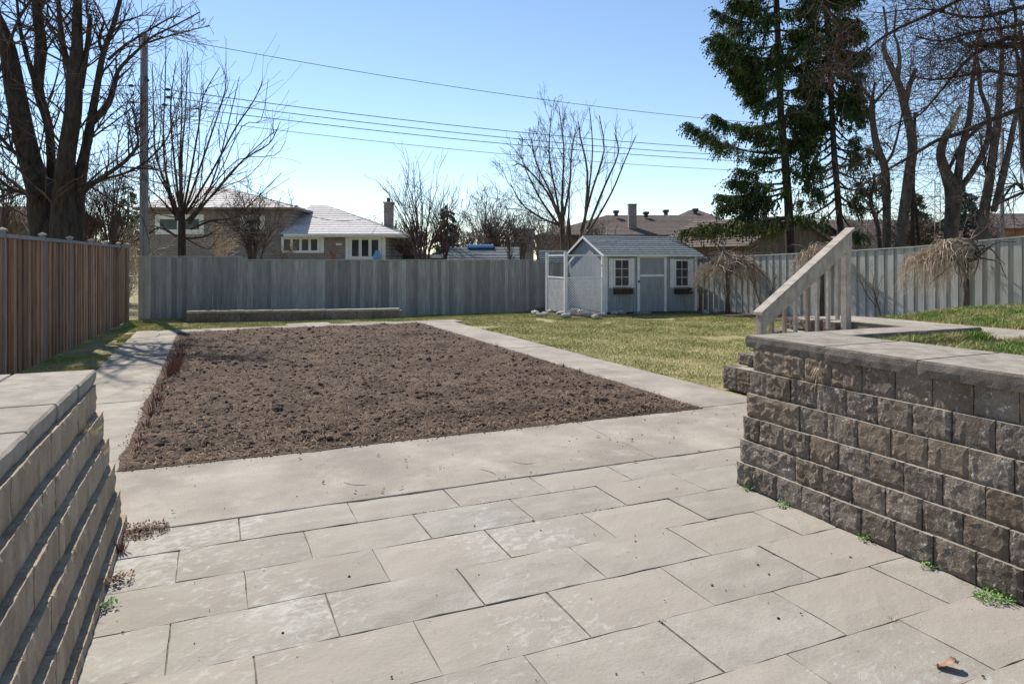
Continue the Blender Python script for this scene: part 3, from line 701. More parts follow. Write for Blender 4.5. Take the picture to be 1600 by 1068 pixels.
lbox('gutter', -.13, -.20, EV-.065, W_+.13, -.143, EV-.005, 'trim_white')
for sgn in (0, 1):                                          # gable trim
    m = MB(); ya, yb = (-.14, D_/2) if sgn == 0 else (D_+.14, D_/2)
    m.v = [(-.125, ya, EV-.09), (-.125, yb, RZ-.09), (-.125, yb, RZ-.005), (-.125, ya, EV-.005), (-.10, ya, EV-.09), (-.10, yb, RZ-.09), (-.10, yb, RZ-.005), (-.10, ya, EV-.005)]
    m.f = [(0,1,2,3),(4,7,6,5),(0,4,5,1),(3,2,6,7)]; obj('gable_trim', m.mesh('gable_trim', MATS['trim_white']), sh)
lbox('corner_trim', -.012, -.015, 0, .085, -.002, EV-.002, 'trim_white'); lbox('corner_trim', W_-.085, -.015, 0, W_+.012, -.002, EV-.002, 'trim_white')
lbox('corner_trim', -.014, -.013, .0, -.002, .09, EV-.01, 'trim_white')
def shed_window(pa, pb, za, zb):
    xa, xb = fs(pa), fs(pb); t = .05
    wf = lbox('window', xa-t, -.03, za-t, xb+t, -.022, za, 'trim_white')
    m = MB().box(xa-t, -.035, zb, xb+t, -.003, zb+t).box(xa-t, -.035, za-t, xb+t, -.003, za).box(xa-t, -.035, za, xa, -.003, zb).box(xb, -.035, za, xb+t, -.003, zb)
    wf.data = m.mesh('window', MATS['trim_white'])
    for i in range(2):
        for j in range(3):
            x0 = xa+(xb-xa)*i/2+.008; x1 = xa+(xb-xa)*(i+1)/2-.008; z0 = za+(zb-za)*j/3+.008; z1 = za+(zb-za)*(j+1)/3-.008
            obj('pane', MB().box(x0, -.012, z0, x1, -.006, z1).mesh('pane', MATS['glass']), wf)
    xm = (xa+xb)/2; m = MB().box(xm-.008, -.022, za, xm+.008, -.004, zb)
    for j in (1, 2): z = za+(zb-za)*j/3; m.box(xa, -.020, z-.008, xb, -.005, z+.008)
    obj('muntin', m.mesh('muntin', MATS['trim_white']), wf)
    for x0 in (xa-t-.16, xb+t+.005):
        m = MB()
        for q in range(3): m.box(x0+.052*q, -.03, za-.07, x0+.052*q+.046, -.006, zb+.07)
        m.box(x0, -.012, za-.07, x0+.15, -.004, zb+.07)
        obj('shutter', m.mesh('shutter', MATS['trim_white']), sh)
    # window box of slats with dead stems
    m = MB().box(xa-.06, -.20, za-.27, xb+.08, -.17, za-.10).box(xa-.06, -.17, za-.27, xa-.03, -.02, za-.1).box(xb+.05, -.17, za-.27, xb+.08, -.02, za-.1).box(xa-.06, -.17, za-.27, xb+.08, -.02, za-.25)
    obj('window_box', m.mesh('window_box', MATS['bark_dark']), sh)
    m = MB()
    for q in range(22):
        p = Vector((random.uniform(xa-.04, xb+.06), -.1, za-.16)); m.tube([p, p+Vector((random.uniform(-.05, .05), random.uniform(-.08, .02), random.uniform(.06, .2)))], [.005, .002], 3)
    obj('dead_stem', m.mesh('dead_stem', MATS['twig_green']), sh)
shed_window(961, 982, fz(971, 446), fz(971, 406.5)); shed_window(1056, 1074.5, fz(1065, 446), fz(1065, 407.5))
xa, xb = fs(1000), fs(1037); zt = EV-.12
lbox('door_frame', xa-.10, -.03, 0, xa-.01, -.003, zt+.09, 'trim_white'); lbox('door_frame', xb+.01, -.03, 0, xb+.10, -.003, zt+.09, 'trim_white')
lbox('door_frame', xa-.01, -.028, zt+.005, xb+.01, -.003, zt+.085, 'trim_white')
dr = MB()
for k in range(8):
    x0 = xa+(xb-xa)*k/8; dr.box(x0+.004, -.018, .03, xa+(xb-xa)*(k+1)/8-.004, -.002, zt)
door = obj('door', dr.mesh('door', MATS['shed_blue']), sh)
obj('door_rail', MB().box(xa, -.03, fz(1018, 432), xb, -.019, fz(1018, 428.5)).mesh('door_rail', MATS['trim_white']), door)
obj('handle', MB().tube([Vector((xa-.05, -.033, 1.0)), Vector((xa-.05, -.07, 1.0))], [.035, .03], 8).mesh('handle', MATS['dark_metal']), door)
lbox('step', xa-.25, -.32, -.06, xa+.25, -.04, .02, 'cap')
m = MB().tube([Vector((fs(980), D_/2, RZ)), Vector((fs(980), D_/2, RZ+.38))], [.012, .008], 5); obj('finial', m.mesh('finial', MATS['trim_white']), sh)

# trellis enclosure beside the shed
tr = thing('trellis', 'white lattice trellis screen with posts at the left of the shed', 'trellis', SO, SR)
w1, l1 = 1.34, 1.9
def tb(name, x0, y0, z0, x1, y1, z1): return obj(name, MB().box(x0, y0, z0, x1, y1, z1).mesh(name, MATS['trim_white'], bevel=.002), tr)
tb('post', -w1-.05, -.05, 0, -w1+.05, .05, 1.95); tb('post', -w1-.045, l1-.045, -.05, -w1+.045, l1+.045, 1.95); tb('post', -.115, -.045, 0, -.02, .045, 1.87)
tb('top_rail', -w1+.05, -.02, 1.82, -.12, .02, 1.87); tb('top_rail', -w1-.02, .05, 1.82, -w1+.02, l1-.05, 1.87)
tb('middle_rail', -w1+.05, -.02, 1.10, -.12, .02, 1.15); tb('middle_rail', -w1-.02, .05, 1.10, -w1+.02, l1-.05, 1.15)
for sgn in (0, 1):
    m = MB(); L_ = (w1-.17) if sgn == 0 else (l1-.1); hh = 1.08; sp = .085
    k = -int(hh/sp)-1
    while k*sp < L_+hh:
        for dr_ in (1, -1):
            a = k*sp; # line x = a + dr*z
            z0, z1 = .02, hh
            xA, xB = (a+z0, a+z1) if dr_ == 1 else (a+hh-z0, a+hh-z1)
            def clip(xA, z0, xB, z1):
                t0, t1 = 0., 1.; dx = xB-xA; ta, tb_ = (0-xA)/dx, (L_-xA)/dx
                if ta > tb_: ta, tb_ = tb_, ta
                return max(t0, ta), min(t1, tb_)
            t0, t1 = clip(xA, z0, xB, z1)
            if t1-t0 > .03:
                p = [(xA+(xB-xA)*t, z0+(z1-z0)*t) for t in (t0, t1)]; hw = .015; th = .004 if dr_ == 1 else -.004
                q = [(p[0][0]-hw, p[0][1]), (p[0][0]+hw, p[0][1]), (p[1][0]+hw, p[1][1]), (p[1][0]-hw, p[1][1])]
                def mp(x, z, o): return (-w1+.05+x, o, z) if sgn == 0 else (-w1+o, .05+x, z)
                b = len(m.v); m.v += [mp(x, z, th-.003) for x, z in q]+[mp(x, z, th+.003) for x, z in q]
                m.f += [(b, b+1, b+2, b+3), (b+7, b+6, b+5, b+4), (b, b+3, b+7, b+4), (b+1, b+5, b+6, b+2)]
        k += 1
    tag(obj('lattice', m.mesh('lattice', MATS['trim_white']), tr), kind='stuff')
for (x0, z0, x1, z1) in ((-w1+.05, 1.55, -w1+.32, 1.82), (-.12, 1.55, -.39, 1.82)):
    m = MB(); m.v = [(x0, -.015, z0), (x0, -.015, z0-.06), (x1, -.015, z1-.0), (x1-(.06 if x1 > x0 else -.06), -.015, z1), (x0, .015, z0), (x0, .015, z0-.06), (x1, .015, z1), (x1-(.06 if x1 > x0 else -.06), .015, z1)]
    m.f = [(0,1,2,3),(7,6,5,4),(0,3,7,4),(1,5,6,2)]; obj('brace', m.mesh('brace', MATS['trim_white']), tr)

# stones edging the shed bed
def stone(px, py, rad, label, sq=.6):
    p = G(px, py, .0); r = random.Random(px); import bmesh
    bm = bmesh.new(); bmesh.ops.create_icosphere(bm, subdivisions=2, radius=rad)
    for v in bm.verts: v.co = Vector((v.co.x*1.25, v.co.y, v.co.z*sq))*r.uniform(.86, 1.12)
    me = bpy.data.meshes.new('stone'); bm.to_mesh(me); bm.free(); me.materials.append(MATS['stone'])
    tag(obj('edging_stone', me, None, (p.x, p.y, rad*sq*.4+gz(p.x, p.y)), r.uniform(0, 6)), label, 'stone', 'pale stones edging the shed bed')
sx = [836, 843, 851, 859, 867, 876, 884, 891, 899, 908, 918, 930, 941, 950, 960]
words = ['leftmost', 'second', 'third', 'fourth', 'fifth', 'sixth', 'seventh', 'eighth', 'ninth', 'tenth', 'eleventh', 'twelfth', 'thirteenth', 'second last', 'rightmost']
for i, px in enumerate(sx): stone(px, 488+5*math.sin(i*1.3)+i*.35, .10+.05*random.random(), 'pale stone, '+words[i]+' from the left in the row edging the trellis bed' if 0 < i < 13 else words[i]+' pale stone in the row edging the trellis bed')
stone(969, 489, .17, 'large pale rounded stone in front of first shed window', .75)
stone(1120, 489, .15, 'rounded stone at the right of the shed near the weeping tree', .7)
stone(1103, 490, .12, 'flat small stone by the right corner of the shed')
grid('shed_bed', 9.9, 15.5, 17.9, 22.4, 12, 8, lambda x, y: gz(x, y)-.008, 'earth')
grid('fence_bed', 14.3, 15.6, 7, 18, 6, 30, lambda x, y: gz(x, y)-.005, 'earth')

# ================================================================== TREES
def wobble(d, a): return Vector((d.x+random.gauss(0, a), d.y+random.gauss(0, a), d.z+random.gauss(0, a))).normalized()
def grow(mb, p, d, L_, r, lvl, prm, rec=None):
    """recursive twig growth; prm: dict(kids, ang, ratio, up, wob, seg, rmin)"""
    n = prm.get('seg', 4); pts = [p.copy()]; rad = [r]; q = p.copy(); dd = d.normalized(); taper = prm.get('taper', .35)
    for i in range(n):
        dd = wobble(dd, prm['wob']); dd.z += prm['up']; dd.normalize(); q = q+dd*(L_/n); pts.append(q.copy())
        rad.append(max(prm['rmin'], r*(1-(1-taper)*(i+1)/n)))
    mb.tube(pts, rad, 3 if r < .03 else 5, False)
    if lvl <= 0: return
    k = prm['kids'][min(lvl-1, len(prm['kids'])-1)]
    for j in range(k):
        t = random.uniform(.2, 1) if j else 1.0; i = min(n-1, int(t*n)); f = t*n-i
        pos = pts[i].lerp(pts[i+1], min(1, f)); base = (pts[i+1]-pts[i]).normalized()
        ax = base.orthogonal(); ax.rotate(Matrix.Rotation(random.uniform(0, 6.28), 3, base))
        nd = base.copy(); nd.rotate(Matrix.Rotation(R(random.uniform(*prm['ang'])), 3, ax))
        grow(mb, pos, nd, L_*random.uniform(*prm['ratio']), max(prm['rmin'], r*.5), lvl-1, prm)
def limb(mb, pl_, d, side=None, prm=None, depth_wob=.0, n=6, every=None, L0=2., lvl=2, out=None):
    """polyline in photo coordinates (px,py,width_px) at depth d -> thick tube; side shoots from it"""
    pts = []; rad = []; dz = 0
    for i, (px, py, wp) in enumerate(pl_):
        dz += random.uniform(-depth_wob, depth_wob); pts.append(P(px, py, d+dz)); rad.append(max(.004, wp*.5*d/FPX))
    # subdivide for smoothness
    P2 = []; R2 = []
    for i in range(len(pts)-1):
        p0 = pts[max(0, i-1)]; p1 = pts[i]; p2 = pts[i+1]; p3 = pts[min(len(pts)-1, i+2)]
        for k in range(3):
            t = k/3; t2, t3 = t*t, t*t*t
            P2.append(.5*((2*p1)+(p2-p0)*t+(2*p0-5*p1+4*p2-p3)*t2+(-p0+3*p1-3*p2+p3)*t3)); R2.append(rad[i]*(1-t)+rad[i+1]*t)
    P2.append(pts[-1]); R2.append(rad[-1])
    (out or mb).tube(P2, R2, 10 if max(R2) > .15 else (7 if max(R2) > .06 else 5))
    if side:
        for _ in range(side):
            t = random.uniform(.12, 1); i = min(len(P2)-2, int(t*(len(P2)-1))); base = (P2[i+1]-P2[i]).normalized()
            ax = base.orthogonal(); ax.rotate(Matrix.Rotation(random.uniform(0, 6.28), 3, base))
            nd = base.copy(); nd.rotate(Matrix.Rotation(R(random.uniform(*prm['ang'])), 3, ax))
            grow(mb, P2[i], nd, L0*random.uniform(.5, 1.2)*(1.15-.5*t), min(R2[i]*.6, prm.get('r0', .03)), lvl, prm)
    return P2
def tree(name, label, cat, base, trunk, crown, bark='bark_dark', twig='twig', group=None, extra=None):
    t = thing(name, label, cat, base, 0, group)
    if trunk.v: obj('trunk', rel(trunk, t).mesh('trunk', MATS[bark], True), t)
    if crown.v: obj('crown', rel(crown, t).mesh('crown', MATS[twig]), t)
    return t
PR = dict(kids=[3, 4, 4], ang=(20, 60), ratio=(.4, .7), up=.03, wob=.12, rmin=.005, r0=.03)

# big multi-stemmed maple behind the left fence
T, C = MB(), MB(); Q = lambda L_: [(x/3.2, y/3.2, w_*.84) for x, y, w_ in L_]
prm = dict(PR, rmin=.0065, up=.02, kids=[3, 4, 3])
limb(C, [(88, 470, 60), (86, 390, 54), (84, 350, 40), (82, 335, 20)], 18, out=T)
limb(C, Q([(250, 1500, 50), (235, 1250, 46), (205, 1080, 43), (195, 950, 42), (150, 800, 38), (115, 650, 36), (75, 450, 34), (40, 250, 28), (0, 120, 20), (-60, 0, 14)]), 17.9, 14, prm, out=T, L0=2.2, lvl=2)
limb(C, Q([(255, 1000, 24), (255, 800, 15), (240, 620, 15), (190, 440, 18), (205, 230, 19), (185, 60, 17), (190, -80, 12)]), 18.3, 16, prm, out=T, L0=2, lvl=2)
limb(C, Q([(190, 440, 14), (140, 300, 9), (100, 140, 6), (80, -40, 4)]), 18.3, 8, prm, out=T, L0=1.6, lvl=2)
limb(C, Q([(310, 1500, 48), (318, 1150, 46), (315, 960, 36), (335, 760, 30), (365, 560, 29), (372, 380, 28), (385, 240, 20), (385, 100, 17), (390, -60, 12)]), 17.6, 16, prm, out=T, L0=2.2, lvl=2)
limb(C, Q([(365, 400, 14), (325, 270, 11), (300, 120, 9), (290, -40, 7)]), 17.7, 10, prm, out=T, L0=1.8, lvl=2)
limb(C, Q([(400, 440, 14), (435, 240, 9), (450, 70, 7)]), 17.8, 7, prm, out=T, L0=1.4, lvl=2)
limb(C, Q([(330, 1500, 48), (355, 1150, 40), (388, 940, 26), (425, 760, 17), (455, 600, 15), (485, 430, 12), (515, 270, 10), (565, 130, 9), (605, -20, 7)]), 18.0, 16, prm, out=T, L0=1.9, lvl=2)
limb(C, Q([(450, 620, 15), (540, 520, 12), (575, 410, 9), (600, 340, 7), (700, 240, 5), (760, 185, 4.2), (870, 130, 3.2), (1000, 60, 2)]), 18.1, 18, prm, out=T, L0=1.0, lvl=1)
limb(C, Q([(540, 300, 6), (620, 230, 5), (730, 160, 4), (850, 90, 3), (900, 85, 2)]), 18.1, 12, prm, out=T, L0=1.0, lvl=1)
limb(C, Q([(740, 212, 4), (830, 185, 3), (900, 165, 2.4), (960, 150, 2), (1050, 128, 1.5)]), 18.0, 10, prm, out=T, L0=.7, lvl=1)
limb(C, Q([(515, 270, 7), (495, 200, 6), (520, 110, 4)]), 18.1, 6, prm, out=T, L0=1.1, lvl=1)
limb(C, Q([(400, 960, 12), (520, 880, 8), (620, 810, 7), (680, 740, 6), (690, 690, 4), (675, 640, 3), (700, 600, 2)]), 17.2, 18, prm, out=T, L0=1.2, lvl=2)
limb(C, Q([(400, 930, 8), (520, 895, 5), (640, 860, 5), (740, 800, 4), (830, 700, 3), (870, 600, 2)]), 17.3, 18, prm, out=T, L0=1.3, lvl=2)
limb(C, Q([(180, 900, 12), (130, 820, 8), (60, 750, 7), (0, 680, 6), (-60, 560, 4)]), 17.6, 12, prm, out=T, L0=1.6, lvl=2)
limb(C, Q([(190, 990, 9), (120, 965, 7), (50, 940, 6), (-20, 880, 5)]), 17.4, 12, prm, out=T, L0=1.6, lvl=2)
limb(C, Q([(-80, 500, 8), (20, 300, 6), (90, 100, 5), (200, -60, 4)]), 17.2, 10, prm, out=T, L0=1.6, lvl=2)
tree('maple_tree', 'huge dark bare tree with several thick stems behind left fence', 'tree', P(80, 492, 18), T, C, 'bark_dark', 'twig')

# utility poles and wires
def pole(px, d, ytop, wpx, label):
    b = cw((px-800)/FPX*d, d, -.2); zt = H-(ytop-405)/FPX*d
    t = thing('utility_pole', label, 'utility pole', b, 0)
    r = wpx*.5*d/FPX
    obj('shaft', rel(MB().tube([b, Vector((b.x, b.y, zt))], [r*1.1, r*.88], 12), t).mesh('shaft', MATS['pole_wood'], True), t); return t, b, r
up1, b1, r1 = pole(225, 22.5, 54, 12.5, 'tall grey timber utility pole behind the left end of back fence')
up2, b2, r2 = pole(1566, 40.7, 200, 6, 'distant pale utility pole seen through the trees on the right')
for px, py in ((205, 134), (262, 140), (263, 152), (207, 160), (257, 164)):
    p = P(px, py, 22.5); m = MB().tube([p+Vector((-.09, 0, 0)), p+Vector((-.03, 0, 0)), p+Vector((.03, 0, 0)), p+Vector((.09, 0, 0))], [.02, .05, .05, .02], 6)
    q = P(225, py, 22.5); m.tube([q, p], [.008, .008], 4); obj('insulator', rel(m, up1).mesh('insulator', MATS['dark_metal']), up1)
m = MB().tube([P(221, 145, 22.3), P(220, 260, 22.3), P(221, 400, 22.3)], [.035]*3, 6); obj('conduit', rel(m, up1).mesh('conduit', MATS['pole_wood']), up1)
m = MB().tube([P(226, 118, 22.5), P(231, 126, 22.3)], [.03, .05], 6); obj('bracket', rel(m, up1).mesh('bracket', MATS['dark_metal']), up1)
def wire(p, q, sag, label, r=.011, n=28):
    pts = [p.lerp(q, i/n)-Vector((0, 0, sag*4*(i/n)*(1-i/n))) for i in range(n+1)]
    o = MB().tube(pts, [r]*(n+1), 4); t = obj('overhead_wire', None, None, p); t.data = None
    bpy.data.objects.remove(t); me = MB(); me.v = [(a-p.x, b-p.y, c-p.z) for a, b, c in o.v]; me.f = o.f
    return tag(obj('overhead_wire', me.mesh('overhead_wire', MATS['wire']), None, p), label, 'wire', 'overhead wires between the poles')
wire(P(226, 52, 22.5), P(1566, 204, 40.7), 1.0, 'topmost overhead wire running from left pole top across the sky')
wire(P(262, 140, 22.5), P(1566, 238, 40.7), .8, 'second overhead wire, uppermost of the close bundle crossing the sky', .013)
wire(P(263, 152, 22.5), P(1566, 247, 40.7), .8, 'third overhead wire, middle of the bundle crossing the sky', .013)
wire(P(257, 164, 22.5), P(1566, 256, 40.7), .75, 'fourth overhead wire, lower strand of the close bundle', .013)
wire(P(231, 178, 22.5), P(1566, 268, 40.7), .8, 'faint lowest overhead wire under the bundle crossing the sky', .009)
wire(P(228, 168, 22.4), P(606, 328, 43), 1.9, 'sagging service wire from the left pole to the brick house chimney', .014)
for i, py in enumerate((134, 147, 160)):
    wire(P(207, py, 22.5), P(207, py, 22.5)+Vector((-45, 0, 0)), 1.1, ('upper', 'middle', 'lower')[i]+' wire leaving the left pole towards the left behind big tree', .011)

# vase-shaped bare tree beside the pole
T, C = MB(), MB(); prm = dict(PR, rmin=.006, r0=.014, up=.05, ang=(18, 42), kids=[1, 2], ratio=(.5, .8))
limb(C, [(283, 440, 13), (284, 400, 12), (284, 350, 11), (284, 335, 9), (284, 318, 5)], 26, out=T)
stems = [[(281, 346), (262, 285), (255, 220), (258, 130), (259, 60)], [(281, 330), (272, 250), (266, 170), (275, 95)], [(282, 335), (281, 250), (284, 180), (283, 90)],
         [(284, 330), (284, 240), (290, 170), (293, 80)], [(286, 330), (298, 270), (310, 200), (318, 150), (343, 105)], [(288, 332), (306, 280), (330, 210), (352, 140), (350, 110)],
         [(292, 345), (320, 310), (340, 260), (355, 200), (374, 120)], [(290, 335), (330, 270), (368, 200), (395, 160), (411, 126)], [(295, 350), (335, 300), (380, 250), (420, 225), (438, 190)],
         [(294, 345), (345, 290), (385, 245), (435, 200)], [(277, 340), (250, 310), (232, 295)], [(280, 335), (245, 250), (240, 180), (238, 100)], [(298, 358), (330, 345), (370, 338), (400, 310), (440, 270)],
         [(276, 370), (250, 355), (225, 370), (190, 385)], [(290, 372), (318, 370), (345, 355)], [(276, 345), (262, 300), (245, 270), (236, 240)]]
for s in stems:
    k = len(s); limb(C, [(x, y, 4.2-3.2*i/(k-1)) for i, (x, y) in enumerate(s)], 26+random.uniform(-.8, .8), 9, prm, .15, out=T, L0=1.7, lvl=1)
for s in stems: limb(C, [(x+random.uniform(-14, 14)*(i > 0), y+random.uniform(-4, 30)*(i > 0), 2.2-1.5*i/(len(s)-1)) for i, (x, y) in enumerate(s)], 26+random.uniform(-1, 1), 6, prm, .2, L0=1.5, lvl=1)
tree('bare_tree', 'young bare tree with many thin rising stems right of utility pole', 'tree', P(283, 462, 26), T, C, 'bark_dark', 'twig')

def bush(name, label, px, ybase, d, hpx, wpx, nst, dens=8, lvl=1, mat='twig', rp=2.5, group=None, spread=1., seed=None, up=.04, cat='tree', rmin=None, bark=None):
    if seed is not None: random.seed(seed)
    T, C = MB(), MB(); pr = dict(PR, rmin=rmin or .00024*d, up=up, ang=(15, 50), kids=[2, 3], ratio=(.45, .75), r0=.0005*d); rp *= .6
    for i in range(nst):
        a = random.uniform(-1, 1)*spread; h = hpx*random.uniform(.7, 1)*(1-.35*abs(a))
        x1 = px+a*wpx*.25+random.uniform(-5, 5); x2 = px+a*wpx*.5
        limb(C, [(px+a*wpx*.08, ybase+10, rp*1.3), (px+a*wpx*.12, ybase-h*.2, rp), (x1, ybase-h*.55, rp*.6), (x2, ybase-h, rp*.22)], d+random.uniform(-1, 1), dens, pr, .15, out=T, L0=hpx*d/FPX*.32, lvl=lvl)
    return tree(name, label, cat, P(px, ybase+8, d), T, C, bark or mat, mat, group)
random.seed(5)
bush('thicket_shrub', 'dense leafless shrub behind the fence just right of big trunk', 128, 400, 24, 130, 70, 12, 10, 2, 'twig', 4, 'leafless shrubs behind the left fence', seed=6)
bush('thicket_shrub', 'tangled leafless shrub just left of the utility pole', 175, 400, 25, 190, 90, 14, 10, 2, 'twig', 4, 'leafless shrubs behind the left fence', seed=7)
bush('thicket_shrub', 'low brushy leafless shrub above the near end of left fence', 20, 365, 26, 60, 110, 16, 10, 2, 'twig_green', 2.5, 'leafless shrubs behind the left fence', seed=8)
bush('thicket_shrub', 'brushy leafless shrub left of the big trunk, lower branches on the fence', 5, 360, 22, 150, 90, 7, 9, 2, 'twig', 4, 'leafless shrubs behind the left fence', seed=81)
bush('thicket_shrub', 'pale tangled undergrowth in the gap left of the utility pole', 196, 470, 27, 130, 70, 18, 10, 2, 'twig_pale', 2, 'leafless shrubs behind the left fence', seed=9)
bush('bare_tree', 'twiggy shrub-like tree in front of brick house middle window', 398, 402, 29, 118, 125, 14, 10, 2, 'twig', 3, seed=10)
bush('bare_tree', 'low twiggy shrub in front of brick house wall, right of vase tree', 345, 402, 30, 60, 90, 10, 8, 2, 'twig_pale', 2, seed=12)
bush('bare_tree', 'upright clump of slender bare stems right of brick house chimney', 660, 402, 31, 165, 120, 15, 11, 1, 'twig', 4.5, seed=13, up=.07)
bush('bare_tree', 'second slender bare clump leaning right above the fence', 700, 402, 33, 140, 75, 9, 10, 1, 'twig', 3.5, seed=14, up=.07)
bush('bare_tree', 'far bluish bare tree between the two nearer bare clumps', 762, 395, 52, 105, 85, 13, 14, 2, 'far_twig', 3.5, seed=15)
bush('bare_tree', 'thin bare sapling in front of the small shingled roof', 797, 404, 30, 75, 40, 4, 8, 1, 'twig', 3, seed=16)
bush('bare_tree', 'small bare tree behind the far end of the bare clump row', 815, 398, 48, 70, 70, 10, 12, 2, 'far_twig', 2.5, seed=17)
bush('shrub', 'bushy tan leafless shrub in front of brick house corner', 610, 404, 44, 55, 60, 10, 10, 2, 'far_twig', 2, seed=18, cat='shrub')
bush('shrub', 'reddish leaved low shrub at the patio window of brick house', 520, 404, 34, 18, 40, 8, 8, 1, 'twig_red', 1.4, seed=19, cat='shrub')
bush('shrub', 'small leafless shrub under brick house windows', 445, 404, 33, 30, 50, 10, 8, 1, 'twig_green', 1.4, seed=20, cat='shrub')

for px_, hp_, wp_, d_, sd_, lb_ in ((735, 58, 60, 46, 201, 'low brown leafless shrub left of the blue tarp'), (785, 62, 60, 44, 202, 'brown leafless shrub rising behind the blue tarp'),
        (846, 70, 50, 42, 203, 'brown leafless shrub left of the large bare tree trunk'), (640, 40, 60, 42, 204, 'low leafless shrub beside the white parked car'),
        (1345, 80, 70, 40, 205, 'tangled leafless shrub behind the upper railing post'), (1420, 95, 80, 38, 206, 'tangled leafless shrub between the grey trunks and mast'),
        (1545, 90, 70, 36, 207, 'tangled leafless shrub before the red brick house'), (1265, 70, 60, 40, 208, 'leafless shrub at the gable of tan outbuilding'), (930, 60, 60, 43, 209, 'thin leafless shrub in front of brown roof left of chimney')):
    bush('thicket_shrub', lb_, px_, 402, d_, hp_, wp_, 11, 10, 2, 'far_twig' if sd_ % 2 else 'twig', 3, seed=sd_, cat='shrub')
# large bare tree above the shed
random.seed(31)
T, C = MB(), MB(); prm = dict(PR, rmin=.007, up=.05, ang=(15, 42), kids=[3, 3], ratio=(.45, .75), r0=.016)
limb(C, [(880, 450, 9), (880, 400, 8), (879, 360, 8), (879, 338, 7), (879, 318, 4)], 33, out=T)
limb(C, [(893, 450, 7), (892, 400, 7), (888, 345, 6)], 33.4, out=T)
st8 = [([(877, 350), (868, 300), (858, 240), (862, 172)], 20), ([(877, 350), (879, 290), (881, 230), (873, 166)], 18), ([(876, 355), (850, 320), (828, 280), (812, 240)], 20), ([(875, 352), (845, 340), (815, 318), (797, 285)], 18),
       ([(876, 350), (862, 305), (838, 255), (830, 215)], 20), ([(879, 345), (890, 290), (893, 240), (901, 195)], 14), ([(885, 385), (889, 330), (890, 285)], 8), ([(877, 348), (855, 300), (822, 262), (806, 256)], 16),
       ([(892, 405), (912, 355), (921, 290), (926, 230), (921, 168)], 8), ([(908, 362), (926, 295), (944, 235), (936, 180)], 8), ([(896, 395), (926, 352), (956, 300), (976, 252), (994, 212)], 9), ([(918, 358), (945, 290), (966, 240), (960, 208)], 8), ([(914, 345), (918, 270), (907, 215), (904, 190)], 7)]
for s, ns_ in st8:
    k = len(s); limb(C, [(x, y, 4.4-3.3*i/(k-1)) for i, (x, y) in enumerate(s)], 33+random.uniform(-1.5, 1.5), ns_, prm, .3, out=T, L0=1.25, lvl=2 if ns_ > 10 else 1)
tree('bare_tree', 'large finely branched bare tree rising behind the shed', 'tree', P(880, 460, 33), T, C, 'bark_grey', 'twig')

# spruces
def needle_spray(mb, p, d, L_, droop, wd):
    """one hanging spray: narrow leaf faces along a short twig"""
    q = p.copy(); dd = d.copy()
    for i in range(4):
        dd.z -= droop; dd.normalize(); q2 = q+dd*L_/4
        for s in (1, -1):
            sd = dd.cross(Vector((random.gauss(0, 1), random.gauss(0, 1), random.gauss(0, 1)))).normalized()*wd*random.uniform(.6, 1.3)*s
            mb.tri(q, q.lerp(q2, .6)+sd+dd*wd*.5, q2)
        q = q2
def spruce_branch(W_, F_, a, b, sag, n, spl, droop, fol=1.):
    mid = a.lerp(b, .5)-Vector((0, 0, sag)); pts = []
    for i in range(9):
        t = i/8; pts.append((1-t)**2*a+2*t*(1-t)*mid+t*t*b)
    n = int(n*1.15); W_.tube(pts, [max(.008, .05*(1-i/8)) for i in range(9)], 4, False)
    ax = (b-a).normalized()
    for k in range(n):
        t = (1-random.random()**1.5*fol)
        p = (1-t)**2*a+2*t*(1-t)*mid+t*t*b
        sd = ax.cross(Vector((0, 0, 1))).normalized()*random.uniform(-1, 1)
        d = (ax*random.uniform(.1, .9)+sd+Vector((0, 0, random.uniform(-.5, .25)))).normalized()
        L_ = spl*random.uniform(.5, 1.2)*(1.15-.5*t)
        W_.tube([p, p+d*L_*.6], [.007, .003], 3, False)
        for j in range(8):
            pp = p+d*L_*random.uniform(.05, .75)
            needle_spray(F_, pp, (d+Vector((random.gauss(0, .35), random.gauss(0, .35), random.uniform(-1.3, .1)))).normalized(), L_*random.uniform(.35, .85), droop*1.8, .042)
random.seed(41)
d = 25
def trunk_at(tr, y):
    ys_ = [q[1] for q in tr]; return P(float(np.interp(y, ys_, [q[0] for q in tr])), y, d)
def spruce(trk, brs, label, fmat, fol=.75, nsp=34, needle=None):
    T, Wd, F_ = MB(), MB(), MB()
    T.tube([P(x, y, d) for x, y, w_ in trk], [w_*.5*d/FPX for x, y, w_ in trk], 9)
    for (ty_, tx, tyy, sag, f_, n_) in brs:
        a = trunk_at(trk, ty_); b = P(tx, tyy, d+random.uniform(-1.2, 1.2)); spruce_branch(Wd, F_, a, b, sag, n_, .75, .12, f_)
    t = thing('spruce_tree', label, 'tree', P(trk[-1][0], trk[-1][1], d))
    obj('trunk', rel(T, t).mesh('trunk', MATS['bark_dark'], True), t); obj('branches', rel(Wd, t).mesh('branches', MATS['bark_dark']), t)
    obj('foliage', rel(F_, t).mesh('foliage', MATS[fmat]), t); return t
trk1 = [(1211, -120, 6), (1213, 0, 9), (1217, 100, 10), (1220, 180, 11), (1226, 240, 12), (1232, 320, 13), (1235, 400, 14), (1236, 470, 15)]
